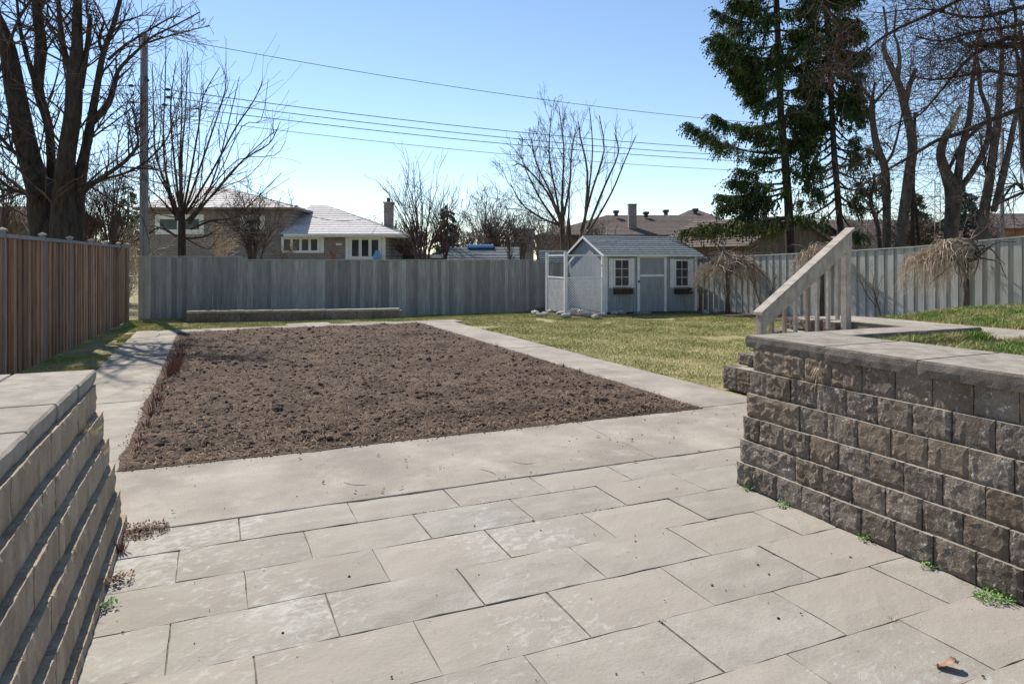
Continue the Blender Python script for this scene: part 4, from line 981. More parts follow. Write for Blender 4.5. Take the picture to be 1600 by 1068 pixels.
br1 = [(-30, 1160, -40, .2, .9, 40), (-10, 1150, -5, .3, .9, 50), (8, 1152, 8, .35, .9, 50), (32, 1123, 18, .5, .7, 46), (48, 1150, 45, .2, .8, 40), (70, 1128, 52, .6, .75, 70), (88, 1120, 62, .6, .8, 90), (92, 1128, 85, .6, .7, 70), (100, 1145, 108, .4, .8, 70),
       (120, 1160, 118, .4, .7, 60), (112, 1168, 138, .1, .7, 50), (130, 1178, 152, .1, .6, 40), (150, 1192, 165, 0, .9, 36), (185, 1190, 196, .1, .8, 26), (200, 1118, 180, .5, .75, 60), (215, 1160, 196, .3, .8, 40),
       (232, 1081, 192, 1.0, .5, 60), (236, 1108, 205, .7, .6, 40), (245, 1185, 246, .1, .8, 30), (262, 1160, 264, .3, .5, 26), (286, 1150, 280, .2, .8, 60), (292, 1132, 305, .2, .8, 70), (300, 1128, 322, .1, .8, 60), (305, 1160, 335, 0, .8, 50), (340, 1120, 350, .2, .6, 40),
       (-20, 1270, -30, .2, .9, 40), (12, 1262, 5, .3, .9, 50), (45, 1258, 40, .3, .85, 46), (75, 1256, 52, .5, .6, 30), (105, 1262, 92, .4, .6, 40), (140, 1262, 128, .3, .7, 40), (160, 1270, 160, .3, .8, 50), (178, 1262, 182, .2, .9, 50), (196, 1282, 190, .3, .8, 60), (215, 1262, 222, .1, .8, 40), (240, 1285, 262, .1, .6, 26), (262, 1280, 300, 0, .5, 22),
       (230, 1200, 215, 0, 1, 40), (225, 1245, 218, 0, 1, 40), (15, 1200, 30, 0, 1, 40), (60, 1205, 90, 0, 1, 50), (70, 1228, 100, 0, 1, 40), (90, 1208, 130, 0, 1, 40), (-60, 1190, -50, 0, 1, 30), (-60, 1240, -50, 0, 1, 30)]
random.seed(43)
spruce(trk1, br1, 'tall green spruce with drooping boughs behind the railing, left of two', 'needles')
trk2 = [(1290, -120, 6), (1291, 0, 9), (1295, 60, 10), (1299, 160, 8), (1303, 236, 9), (1313, 357, 10), (1316, 470, 11)]
br2 = [(random.uniform(-90, 165), 0, 0, 0, 0, 0) for _ in range(0)]
for i in range(40):
    yt = -90+270*i/45; s_ = 1 if i % 2 else -1; rr = random.uniform(22, 50)*(.7+.3*min(1, (yt+120)/200)); br2.append((yt, 1296+s_*rr, yt+random.uniform(-2, 34), .3, .9, 30))
for i in range(26):
    yt = 175+150*i/25; s_ = 1 if i % 2 else -1; br2.append((yt, 1303+s_*random.uniform(28, 72), yt+random.uniform(-10, 40), .5, .7, 13))
br2 += [(150, 1340, 152, .3, .9, 70), (158, 1352, 168, .3, .8, 50), (165, 1255, 170, .3, .8, 50), (60, 1345, 80, .4, .7, 40)]
spruce(trk2, br2, 'dark spruce with bare lower trunk, right of the tall spruce', 'needles')
random.seed(44)
T, Wd, F_ = MB(), MB(), MB()                             # low bough of foliage hanging in front of the brown roofs
d = 24
for (ax_, ay, bx, by) in ((1236, 338, 1150, 346), (1180, 345, 1095, 352), (1150, 346, 1070, 358), (1236, 345, 1175, 352)):
    spruce_branch(Wd, F_, P(ax_, ay, d), P(bx, by, d), .1, 46, .7, .2, .95)
t = thing('fallen_bough', 'yellowish drooping evergreen bough hanging in front of brown roofs', 'branch', P(1236, 338, d))
obj('limb', rel(Wd, t).mesh('limb', MATS['bark_dark']), t); obj('foliage', rel(F_, t).mesh('foliage', MATS['needles_olive']), t)
def cone_spruce(px, ytop, ybase, wpx, d, label, mat):
    T, F_ = MB(), MB(); T.tube([P(px, ybase+20, d), P(px, ytop, d)], [.15, .03], 6); hh = ybase-ytop
    for i in range(95):
        t = random.random()**.8; y = ytop+hh*t; rr = wpx*.5*t*d/FPX; a = random.uniform(0, 6.28)
        c = P(px, y, d); b = c+Vector((math.cos(a)*rr, math.sin(a)*rr, -.25*rr)); T.tube([c, b], [.02, .008], 3, False)
        for j in range(7): needle_spray(F_, c.lerp(b, random.uniform(.3, 1)), ((b-c).normalized() if rr > .01 else Vector((0, 0, 1)))+Vector((random.gauss(0, .4), random.gauss(0, .4), -.2)), .5, .1, .11)
    t = thing('spruce_tree', label, 'tree', P(px, ybase+20, d)); obj('trunk', rel(T, t).mesh('trunk', MATS['bark_dark']), t); obj('foliage', rel(F_, t).mesh('foliage', MATS[mat]), t)
cone_spruce(699, 318, 405, 55, 46, 'small pointed conifer behind the bare clumps left of shingled roof', 'needles_blue')
cone_spruce(1508, 290, 390, 90, 34, 'blue-green conifer low behind the broken-topped tree', 'needles_blue')
cone_spruce(1430, 300, 400, 80, 42, 'dark conifer low behind the two bare trunks at right', 'needles')
cone_spruce(200, 286, 400, 60, 55, 'small dark conifer behind undergrowth left of the utility pole', 'needles')

# bare trees at the right
random.seed(51)
prm = dict(PR, rmin=.0055, up=.03, ang=(25, 70), kids=[2, 3], ratio=(.45, .75), r0=.014)
Z6 = lambda L_: [(1330+x/2.967, y/2.967, w_) for x, y, w_ in L_]
def rtree(label, limbs, d, bark='bark_grey', extra=None, side=10, L0=1.5, lvl=2):
    T, C = MB(), MB()
    for l in limbs: limb(C, l, d+random.uniform(-.15, .15), side, prm, 0, out=T, L0=L0, lvl=lvl)
    t = tree('bare_tree', label, 'tree', P(limbs[0][0][0], 480, d), T, C, bark, 'twig')
    return t
rtree('bare tree with forked grey trunk directly right of dark spruce', [Z6([(165, 1300, 13), (165, 1060, 12), (160, 800, 12), (120, 680, 11), (100, 560, 9), (98, 460, 8)]), Z6([(98, 470, 6), (50, 400, 4), (0, 350, 3), (-60, 290, 2)]), Z6([(98, 460, 5), (110, 380, 3.5)]), Z6([(105, 480, 5), (150, 430, 4), (195, 370, 2.5), (220, 280, 2)]), Z6([(160, 760, 5), (195, 700, 4), (230, 560, 3), (250, 420, 2)])], 23)
rtree('tall bare grey tree with broken fork, second trunk right of dark spruce', [Z6([(210, 1300, 16), (235, 1060, 15), (270, 800, 15), (285, 660, 14), (250, 500, 12), (225, 400, 10), (180, 300, 8), (150, 220, 6), (165, 150, 4), (150, 30, 3)]), Z6([(250, 490, 9), (270, 400, 8), (300, 320, 6)]), Z6([(215, 380, 7), (225, 280, 6), (215, 200, 4), (200, 150, 3), (210, 20, 2)])], 22)
rtree('slim dark bare stem standing between grey trunks at right', [Z6([(290, 1300, 6), (285, 1000, 6), (292, 700, 5), (295, 520, 4)]), Z6([(320, 1200, 5), (300, 960, 5), (285, 850, 4)])], 22.6, 'bark_dark', side=8, L0=1.2)
bt = rtree('multi-stemmed bare tree with snapped pale top at the right', [Z6([(465, 1300, 24), (465, 1060, 20), (475, 900, 24), (440, 800, 16), (415, 720, 13), (430, 650, 12), (455, 600, 11)]), Z6([(490, 900, 14), (500, 780, 12), (520, 660, 10), (550, 540, 8), (560, 400, 7), (575, 280, 5), (600, 160, 4), (620, 60, 3)]), Z6([(500, 880, 10), (560, 800, 9), (620, 690, 9), (640, 600, 8), (630, 500, 7), (600, 420, 6), (595, 330, 5), (580, 260, 4)]), Z6([(450, 790, 6), (500, 690, 6), (560, 620, 6), (600, 590, 5)]), Z6([(520, 100, 3), (480, 20, 2)])], 21, 'bark_grey')
m = MB(); pp = [P(*q, 21) for q in ((1330+455/2.967, 604/2.967), (1330+480/2.967, 560/2.967), (1330+502/2.967, 500/2.967), (1330+518/2.967, 472/2.967))]; m.tube(pp, [.12, .10, .06, .01], 6)
m.tube([pp[0], P(1330+470/2.967, 520/2.967, 21)], [.09, .01], 5); tag(obj('broken_top', rel(m, bt).mesh('broken_top', MATS['split_wood']), bt), 'splintered pale broken wood')
rtree('leaning bare dark tree right of the snapped tree', [Z6([(600, 1300, 18), (615, 1000, 15), (640, 850, 13), (660, 700, 12), (680, 560, 11), (690, 400, 8), (700, 250, 6), (690, 100, 4)]), Z6([(660, 980, 9), (700, 830, 11), (730, 700, 9), (750, 600, 8), (770, 500, 7), (780, 350, 5), (760, 200, 4)]), Z6([(640, 860, 6), (610, 720, 4), (600, 620, 3)])], 19.5, 'bark_grey', side=18)
rtree('gnarled low dark bare tree in front of spruce trunk', [Z6([(140, 1300, 7), (125, 1060, 7), (90, 930, 6), (105, 860, 5), (108, 800, 3)]), Z6([(95, 930, 5), (50, 880, 4), (20, 850, 3)]), Z6([(110, 1000, 4), (150, 960, 3), (190, 880, 2)])], 20.5, 'bark_dark', side=9, L0=1.0)
rtree('bare tree trunk at the far right frame edge', [Z6([(830, 1200, 12), (830, 900, 12), (800, 700, 10), (790, 500, 9), (800, 300, 7), (780, 100, 5)]), Z6([(800, 880, 6), (760, 850, 4), (690, 940, 3)])], 17, 'bark_dark', side=20)
# overhanging tree: trunk out of frame, limbs reach in from the right
random.seed(61)
T, C = MB(), MB(); d = 13.5
prm = dict(PR, rmin=.0034, up=.015, ang=(25, 65), kids=[3, 4], ratio=(.45, .75), r0=.011, wob=.14)
b_ = cw(.93*d, d+.4, .3); T.tube([b_, P(1790, 330, d+.2), P(1775, 150, d), P(1760, -50, d), P(1740, -300, d)], [.34, .3, .26, .2, .1], 10)
limb(C, [(1785, 240, 14)]+Z6([(1050, 430, 12), (801, 500, 8.5), (640, 560, 7.5), (500, 620, 7), (400, 650, 6), (300, 710, 5), (180, 780, 4), (60, 850, 2.5), (20, 880, 2)]), d, 26, prm, .05, out=T, L0=1.1, lvl=2)
limb(C, [(1765, 0, 16)]+Z6([(900, -150, 9), (620, -70, 7), (500, 0, 6), (370, 65, 5), (200, 140, 4), (100, 210, 3.5), (0, 310, 3), (-50, 340, 2)]), d, 24, prm, .05, out=T, L0=1.2, lvl=2)
limb(C, [(1770, 120, 12)]+Z6([(800, 180, 9), (640, 220, 6), (560, 260, 5), (490, 330, 4.5), (400, 440, 3.5), (320, 530, 3), (240, 560, 2.5), (160, 600, 2)]), d, 28, prm, .05, out=T, L0=1.0, lvl=2)
limb(C, [(1770, 90, 15)]+Z6([(980, 215, 13), (801, 210, 11), (680, 212, 9), (600, 205, 7), (545, 218, 5)]), d, 30, prm, .05, out=T, L0=1.3, lvl=2)
limb(C, [(1760, -60, 12)]+Z6([(900, 0, 8), (760, 40, 6), (600, 80, 4.5), (480, 70, 3.5), (330, 40, 2.5), (150, 60, 1.5)]), d, 36, prm, .05, out=T, L0=1.2, lvl=2)
limb(C, [(1770, 160, 12)]+Z6([(900, 330, 8), (760, 350, 6), (650, 330, 5), (520, 350, 4), (380, 370, 3), (280, 350, 2)]), d, 36, prm, .05, out=T, L0=1.1, lvl=2)
limb(C, Z6([(760, 40, 5), (700, -50, 4)])[::-1]+Z6([(760, 200, 4), (790, 330, 3), (801, 450, 2)]), d, 20, prm, .05, out=T, L0=.9, lvl=2)
limb(C, [(1770, 30, 12)]+Z6([(900, 100, 7), (700, 130, 5), (560, 150, 4), (420, 190, 3), (300, 170, 2)]), d, 36, prm, .05, out=T, L0=1.0, lvl=2)
limb(C, [(1785, 330, 12)]+Z6([(900, 860, 6), (801, 890, 5), (690, 940, 4), (600, 985, 2)]), d, 12, prm, .05, out=T, L0=.8, lvl=1)
limb(C, Z6([(-200, -60, 4), (-100, 60, 3), (-40, 160, 2.4), (-60, 260, 1.8), (-120, 330, 1.2)]), d+.5, 22, dict(prm, rmin=.004), .05, L0=.8, lvl=2)
limb(C, [(1765, -80, 12)]+Z6([(500, -300, 8), (100, -200, 5), (-80, -60, 4)]), d+.5, 10, prm, .05, out=T, L0=.8, lvl=1)
# red buds along twigs
BD = MB(); vs_ = C.v
for k in range(4200):
    p = Vector(vs_[random.randrange(len(vs_))])+Vector((random.gauss(0, .006),)*3); s = random.uniform(.008, .016)
    BD.tri(p+Vector((s, 0, -s)), p+Vector((-s, s*.4, -s)), p+Vector((0, -s*.4, s*1.4)))
t = tree('maple_tree', 'budding bare tree whose long limbs reach in from the right', 'tree', b_, T, C, 'bark_dark', 'twig')
tag(obj('buds', rel(BD, t).mesh('buds', MATS['twig_red']), t), kind='stuff')

# weeping mulberries in front of the right fence
def weeping(px, d, ybase, ytop, xl, xr, yl, label, limbs_=None, seed=0, n=190):
    random.seed(seed); T, C = MB(), MB(); b = P(px, ybase, d); b.z = gz(b.x, b.y)-.05
    top = P(px-1, ytop, d); T.tube([b, b.lerp(top, .5)+Vector((.02, 0, 0)), top], [.075, .06, .068], 8)
    ends = []
    for l in limbs_: ends += limb(C, [(px, ytop, 8)]+l, d, out=T)[4:]
    cz = P(px, ytop, d)
    xc_ = (xl+xr)/2; hw = (xr-xl)/2
    for i in range(26):                                  # knotted, twisting crown limbs
        p0 = random.choice(ends); pts = [p0]; dv = Vector((random.gauss(-.15, 1), random.gauss(0, .6), random.uniform(.2, 1))).normalized()
        for k in range(5): dv = (dv+Vector((random.gauss(0, .5), random.gauss(0, .4), random.gauss(-.28, .3)))).normalized(); pts.append(pts[-1]+dv*hw*d/FPX*.2)
        T.tube(pts, [.026, .02, .016, .012, .009, .006], 5, False)
    for i in range(n):
        s = random.choice(ends); tx = xc_+hw*max(-1, min(1, random.gauss(-.15, .6))); dpt = random.gauss(0, .45)
        f = abs((tx-xc_)/hw); e = P(tx, 0, d+dpt*(1-.5*f)); apex_z = H-((ytop - random.uniform(4, 34)*(1.1-.6*f))-405)/FPX*d
        ln = random.uniform(.15, 1)**1.3*(1.0 if tx < xc_+hw*.2 else .55); zend = apex_z-.15-(apex_z-(H-(yl-405)/FPX*d))*ln
        t_ = random.uniform(.35, .75); m1 = s.lerp(Vector((e.x, e.y, 0)), t_); m1.z = apex_z
        m2 = s.lerp(Vector((e.x, e.y, 0)), .93); m2.z = apex_z-random.uniform(.05, .22)
        q = Vector((e.x+random.gauss(0, .06), e.y+random.gauss(0, .06), min(zend, m2.z-.08)))
        j = lambda a_: Vector((random.gauss(0, a_), random.gauss(0, a_), random.gauss(0, a_)))
        pts = [s, s.lerp(m1, .55)+Vector((0, 0, .04))+j(.03), m1, m2+j(.02), m2.lerp(q, .33)+j(.03), m2.lerp(q, .7)+j(.03), q]
        C.tube(pts, [.009, .007, .006, .005, .004, .0035, .0025], 3, False)
        for _ in range(random.choice((0, 1, 1, 2))):
            k0 = random.choice(pts[2:6]); C.tube([k0, k0+Vector((random.gauss(0, .08), random.gauss(0, .06), -.05)), k0+Vector((random.gauss(0, .13), random.gauss(0, .1), -random.uniform(.12, .45)))], [.004, .003, .002], 3, False)
    return tree('weeping_mulberry', label, 'tree', b, T, C, 'bark_grey', 'twig_pale', 'small weeping trees before the right fence')
weeping(1137, 21.3, 487, 428, 1086, 1215, 446, 'weeping mulberry beside the shed with pale drooping twigs', [[(1128, 420, 5), (1118, 412, 4)], [(1150, 415, 5), (1160, 405, 4)], [(1138, 405, 4), (1130, 392, 3)]], 71, 380)
weeping(1284, 18.6, 498, 410, 1238, 1320, 425, 'weeping mulberry behind the stair railing', [[(1275, 400, 5), (1262, 395, 3)], [(1295, 398, 5), (1305, 390, 3)]], 72, 170)
weeping(1510, 14.7, 502, 408, 1408, 1532, 455, 'weeping mulberry at the right with crooked branches and thin trunk', [[(1498, 408, 6), (1485, 402, 6), (1474, 403, 5), (1467, 397, 4)], [(1522, 404, 7), (1530, 402, 6), (1528, 392, 5), (1522, 382, 5), (1518, 374, 4)], [(1490, 385, 4), (1480, 375, 3)]], 73, 330)
def sapling(pts, d, label, n=8, mat='twig_green'):
    T, C = MB(), MB(); limb(C, pts, d, n, dict(PR, rmin=.004, up=.06, ang=(15, 45), kids=[2]), out=T, L0=.6, lvl=1)
    b = P(pts[0][0], pts[0][1], d); return tree('sapling', label, 'plant', b, T, C, 'twig_green', mat)
random.seed(74)
sapling([(1379, 503, 2.5), (1370, 470, 2.4), (1364, 450, 2), (1366, 435, 1.2)], 17.2, 'thin leaning sapling against the right fence near railing top')
sapling([(1370, 480, 1.6), (1352, 455, 1.6), (1340, 425, 1)], 17.2, 'thin arching stem against the right fence left of the sapling', 3)
sapling([(1192, 490, 2), (1183, 460, 2), (1172, 430, 1.6), (1165, 405, 1)], 20.5, 'twiggy bare shrub stem against the fence left of the railing', 14)
sapling([(1203, 492, 2), (1205, 460, 2), (1212, 430, 1.4)], 20.3, 'second twiggy shrub stem against the fence left of railing', 12)

# ================================================================== HOUSES (frames parallel to the picture, at real distances)
def hframe(name, label, cat, d):
    o = thing(name, label, cat, cw(0, d, 0), R(-YAW)); return o
def hx(px, d): return (px-800)/FPX*d
def hz(py, d): return H-(py-405)/FPX*d
def hbox(name, par, x0, y0, z0, x1, y1, z1, mat, bev=0):
    return obj(name, MB().box(x0, y0, z0, x1, y1, z1).mesh(name, MATS[mat], bevel=bev), par)
def hwindow(par, x0, x1, z0, z1, y, npan, t=.08, mat='white_paint', name='window', doors=False):
    m = MB().box(x0, y-.07, z0, x1, y-.002, z0+t).box(x0, y-.07, z1-t, x1, y-.002, z1)
    wd = (x1-x0-t)/npan
    for k in range(npan+1): m.box(x0+wd*k, y-.068, z0+t, x0+wd*k+t, y-.002, z1-t)
    wf = obj(name, m.mesh(name, MATS[mat]), par)
    for k in range(npan): obj('pane', MB().box(x0+wd*k+t, y-.02, z0+t, x0+wd*(k+1), y-.01, z1-t).mesh('pane', MATS['glass']), wf)
    return wf
# brick split-level house
D1 = 40
h1 = hframe('brick_house', 'split-level brick house with pale shingle roofs behind the left of the fence', 'house', D1)
xa, xb = hx(222, D1), hx(452, D1); ze = hz(326, D1)
hbox('upper_wall', h1, xa, 0, -.5, xb, 9, ze, 'house_brick')
m = MB(); ex0, ex1 = hx(206, 39.4), hx(462, 39.4); zr = hz(291, 44.5); y0_, y1_ = -.6, 9.6; px0, px1 = hx(322, 44.5), hx(345, 44.5)
e = ze+.02
roof_plane(m, (ex0, y0_, e), (ex1, y0_, e), (px1, 4.5, zr), (px0, 4.5, zr), 11, .03); roof_plane(m, (ex1, y0_, e), (ex1, y1_, e), (px1, 4.5, zr), (px1, 4.5, zr), 11, .03)
roof_plane(m, (ex0, y1_, e), (ex0, y0_, e), (px0, 4.5, zr), (px0, 4.5, zr), 11, .03); roof_plane(m, (ex1, y1_, e), (ex0, y1_, e), (px0, 4.5, zr), (px1, 4.5, zr), 11, .03)
obj('upper_roof', m.mesh('upper_roof', MATS['shingle_pale']), h1)
hbox('eave', h1, ex0, y0_, e-.12, ex1, y1_, e-.01, 'brick_grey')
xc, xd = hx(452.2, D1), hx(612, D1); z2 = hz(367, D1)
hbox('lower_wall', h1, xc, -.4, -.5, hx(602, 39.6), 9, z2, 'house_brick')
m = MB(); ex0, ex1 = xc-.2, hx(627, 39); e = z2+.02; zr2 = hz(320, 44.5); rx = hx(508, 44.5)
roof_plane(m, (ex0, -1.0, e), (ex1, -1.0, e), (rx, 4.3, zr2), (xc, 4.3, zr2), 14, .03); roof_plane(m, (ex1, -1.0, e), (ex1, 9.6, e), (rx, 4.3, zr2), (rx, 4.3, zr2), 14, .03)
roof_plane(m, (ex1, 9.6, e), (ex0, 9.6, e), (xc, 4.3, zr2), (rx, 4.3, zr2), 14, .03)
obj('lower_roof', m.mesh('lower_roof', MATS['shingle_pale']), h1)
hbox('eave', h1, ex0+.2, -1.0, e-.17, ex1, 9.6, e-.01, 'white_paint'); hbox('gutter', h1, ex0+.2, -1.1, e-.10, ex1, -1.003, e, 'white_paint')
hwindow(h1, hx(243, D1), hx(319, D1), hz(366, D1), hz(335, D1), 0, 2, .55 if 0 else .28)
hwindow(h1, hx(376, D1), hx(414, D1), hz(358, D1), hz(336, D1), 0, 1, .3)
hwindow(h1, hx(440, 39.6), hx(500, 39.6), hz(395, 39.6), hz(370, 39.6), -.4, 4, .14)
hbox('shutter', h1, hx(500.5, 39.6), -.45, hz(395, 39.6), hx(506.5, 39.6), -.402, hz(370, 39.6), 'white_paint')
hwindow(h1, hx(545.5, 39.6), hx(596, 39.6), hz(405, 39.6), hz(370, 39.6), -.4, 3, .17, name='patio_window')
for a, b in ((540, 545), (596.5, 602)): hbox('shutter', h1, hx(a, 39.6), -.45, hz(405, 39.6), hx(b, 39.6), -.402, hz(370, 39.6), 'white_paint')
for wx, wz, ww, hh_, mt in ((hx(587, 39.6), hz(402, 39.6), .45, .35, 'blue_tarp'), (hx(456, 39.6), hz(388, 39.6), .12, .4, 'white_paint')):
    pass
hbox('house_sign', h1, hx(525, 39.6), -.43, hz(383, 39.6), hx(534, 39.6), -.402, hz(380, 39.6), 'white_paint')
hbox('downspout', h1, hx(600.5, 39.6), -.5, .0, hx(602.5, 39.6), -.42, z2-.1, 'white_paint')
ch = obj('chimney', MB().box(hx(601.5, 44), 3.6, 2.5, hx(614, 44), 4.3, hz(318, 44)).mesh('chimney', MATS['house_brick']), h1)
obj('chimney_cap', MB().box(hx(600, 44), 3.52, hz(318, 44), hx(615.5, 44), 4.38, hz(316, 44)).mesh('chimney_cap', MATS['stucco_grey']), ch)
obj('flue', MB().tube([Vector((hx(607, 44), 4, hz(316, 44))), Vector((hx(607, 44), 4, hz(309, 44)))], [.13, .1], 8).mesh('flue', MATS['dark_metal']), ch)
obj('vent_pipe', MB().tube([Vector((hx(506, 41), 1, hz(357, 41))), Vector((hx(505, 41), 1, hz(347, 41)))], [.05, .05], 6).mesh('vent_pipe', MATS['dark_metal']), h1)
obj('roof_vent', MB().box(hx(460, 44), 3.9, hz(325, 44), hx(465, 44), 4.1, hz(321, 44)).mesh('roof_vent', MATS['dark_metal']), h1)
obj('vent_pipe', MB().tube([Vector((hx(413, 42), 3.2, hz(318, 42))), Vector((hx(413, 42), 3.2, hz(308, 42)))], [.06, .06], 6).mesh('vent_pipe', MATS['dark_metal']), h1)
o = tag(obj('blue_bag', MB().tube([P(588, 408, 39.0), P(589, 400, 39.0), P(590, 391, 39.0)], [.2, .22, .12], 8).mesh('blue_bag', MATS['blue_tarp'], True)), 'bright blue bag standing below the brick house patio window', 'bag')

# brown roofed house, left part with chimney and vents
D2 = 46
h2 = hframe('brown_roof_house', 'wide house with brown hipped roof, chimney and black roof vents', 'house', D2)
zw = hz(368, D2)
hbox('wall', h2, hx(846, D2), 0, -.5, hx(1060, D2), 9, zw, 'house_redbrick')
m = MB(); ex0, ex1 = hx(838, 45.5), hx(1110, 45.5); e = zw+.02; zr = hz(336, 50.5); ra, rb = hx(950, 50.5), hx(1062, 50.5)
roof_plane(m, (ex0, -.5, e), (ex1, -.5, e), (rb, 4.5, zr), (ra, 4.5, zr), 16, .03); roof_plane(m, (ex0, 9.5, e), (ex0, -.5, e), (ra, 4.5, zr), (ra, 4.5, zr), 16, .03)
roof_plane(m, (ex1, -.5, e), (ex1, 9.5, e), (rb, 4.5, zr), (rb, 4.5, zr), 16, .03); roof_plane(m, (ex1, 9.5, e), (ex0, 9.5, e), (ra, 4.5, zr), (rb, 4.5, zr), 16, .03)
obj('roof', m.mesh('roof', MATS['shingle_brown']), h2)
hbox('fascia', h2, ex0, -.56, e-.17, ex1, -.46, e-.012, 'bark_grey')
m = MB(); fr0, fr1 = hx(1046, 49), hx(1150, 49); ap = hx(1078, 53); zr3 = hz(328, 53); e3 = hz(350, 49)
roof_plane(m, (fr0, 2.6, e3), (fr1, 2.6, e3), (hx(1090, 53), 7, zr3), (ap, 7, zr3), 10, .03); roof_plane(m, (fr0, 9, e3), (fr0, 2.6, e3), (ap, 7, zr3), (ap, 7, zr3), 10, .03); roof_plane(m, (fr1, 2.6, e3), (fr1, 9, e3), (hx(1090, 53), 7, zr3), (hx(1090, 53), 7, zr3), 10, .03)
obj('rear_roof', m.mesh('rear_roof', MATS['shingle_brown']), h2)
hbox('rear_wall', h2, fr0+.6, 3.1, 2, fr1-.6, 9, e3, 'house_redbrick')
obj('chimney', MB().box(hx(982, 47), .8, 2.6, hx(994, 47), 1.35, hz(320, 47)).mesh('chimney', MATS['house_brick']), h2)
obj('chimney_cap', MB().box(hx(981.5, 47), .75, hz(320, 47), hx(994.5, 47), 1.4, hz(318.7, 47)).mesh('chimney_cap', MATS['dark_metal']), h2)
def turtle(px, py, dd_):
    m = MB(); yl = dd_-D2; m.box(hx(px-2.8, dd_), yl, hz(py+9, dd_), hx(px+2.8, dd_), yl+.25, hz(py+3, dd_)); m.box(hx(px-4.3, dd_), yl-.1, hz(py+4, dd_), hx(px+4.3, dd_), yl+.4, hz(py, dd_))
    obj('roof_vent', m.mesh('roof_vent', MATS['dark_metal'], bevel=.03), h2)
turtle(963, 328.5, 49.4); turtle(1010, 330.5, 49.4); turtle(1041, 327.5, 52); turtle(1087, 325.5, 51.5)
# gabled garage
D3 = 34
h3 = hframe('garage', 'tan gabled outbuilding with brown roof below the tall spruce', 'garage', D3)
gx0, gx1, gxm = hx(1180, D3), hx(1298, D3), hx(1243, D3); zg = hz(376, D3); za_ = hz(338, D3)
m = MB(); m.v = [(gx0, 0, -.5), (gx1, 0, -.5), (gx1, 0, zg), (gxm, 0, za_), (gx0, 0, zg), (gx0-3.4, 5, -.5), (gx1-3.4, 5, -.5), (gx1-3.4, 5, zg), (gxm-3.4, 5, za_), (gx0-3.4, 5, zg)]
m.f = [(0,1,2,3,4), (9,8,7,6,5), (0,4,9,5), (1,6,7,2)]; obj('wall', m.mesh('wall', MATS['tan_wall']), h3)
m = MB(); A_, B_ = (gx0-.55, -.35, zg-.28), (gxm, -.35, za_+.05); C_, D_2 = (gxm-3.6, 5.3, za_+.05), (gx0-4.2, 5.3, zg-.28)
roof_plane(m, A_, D_2, C_, B_, 12, .03); roof_plane(m, (gx1-3, 5.3, zg-.3), (gx1+.5, -.35, zg-.3), B_, C_, 12, .03)
for (p, q) in ((A_, B_), (B_, (gx1+.5, -.35, zg-.3))): m.quad((p[0], p[1], p[2]-.16), (q[0], q[1], q[2]-.16), q, p)
obj('roof', m.mesh('roof', MATS['shingle_brown']), h3)
h3b = hframe('low_house', 'low brown-roofed house wing behind the shed, right of vents', 'house', 40)
hbox('wall', h3b, hx(1056, 40), 0, -.5, hx(1200, 40), 6, hz(377, 40), 'tan_wall')
m = MB(); e = hz(376, 39.5); roof_plane(m, (hx(1040, 39.5), -.5, e), (hx(1215, 39.5), -.5, e), (hx(1190, 43), 3, hz(347, 43)), (hx(1100, 43), 3, hz(350, 43)), 12, .03)
roof_plane(m, (hx(1040, 46), 6.5, e), (hx(1040, 39.5), -.5, e), (hx(1100, 43), 3, hz(350, 43)), (hx(1100, 43), 3, hz(350, 43)), 12, .03)
obj('roof', m.mesh('roof', MATS['shingle_brown']), h3b)
# pale building, shingled outbuilding with tarp, small playhouse
hp = hframe('pale_building', 'plain pale stucco wall of a building behind the bare trees', 'building', 50)
hbox('wall', hp, hx(802, 50), 0, -.5, hx(834, 50), 5, hz(360, 50), 'stucco'); hbox('roof_slab', hp, hx(800, 50), -.2, hz(360, 50), hx(836, 50), 5.2, hz(357.5, 50), 'shingle_brown')
D5 = 30
h5 = hframe('outbuilding', 'grey shingled outbuilding roof showing over the back fence', 'shed', D5)
gable_roof(hx(698, D5), hx(812, D5), -.2, 3.2, hz(408, D5), hz(386, D5+1.6), 5, .03, 'shingle_slate', h5)
hbox('wall', h5, hx(702, D5), 0, -.5, hx(806, D5), 3, hz(409, D5), 'tan_wall')
tp = tag(obj('blue_tarp', MB().box(hx(730, 31.5), 1.15, hz(387.5, 31.5), hx(772, 31.5), 1.9, hz(382, 31.5)).mesh('blue_tarp', MATS['blue_tarp'], bevel=.05), None, cw(0, D5, 0), R(-YAW)), 'folded bright blue tarp lying on the grey outbuilding roof', 'tarp')
hq = hframe('playhouse', 'tiny grey gable roof of a playhouse peeking over fence beside trellis', 'playhouse', 27.2)
gable_roof(hx(843, 27.2), hx(888, 27.2), 0, 1.3, hz(411, 27.2), hz(391, 27.9), 6, .02, 'shingle_slate', hq)
hbox('wall', hq, hx(847, 27.2), .1, -.5, hx(884, 27.2), 1.2, hz(411.5, 27.2), 'shed_blue')
m = MB(); a_, b__ = hx(846.5, 27.2), hz(411, 27.2); m.v = [(a_, .05, b__), (a_, 1.25, b__), (a_, .65, hz(392.5, 27.9))]; m.f = [(0, 2, 1)]; m.v += [(a_+.03, *q[1:]) for q in m.v]; m.f += [(3, 4, 5), (0, 1, 4, 3), (1, 2, 5, 4), (2, 0, 3, 5)]; obj('gable', m.mesh('gable', MATS['shed_blue']), hq)
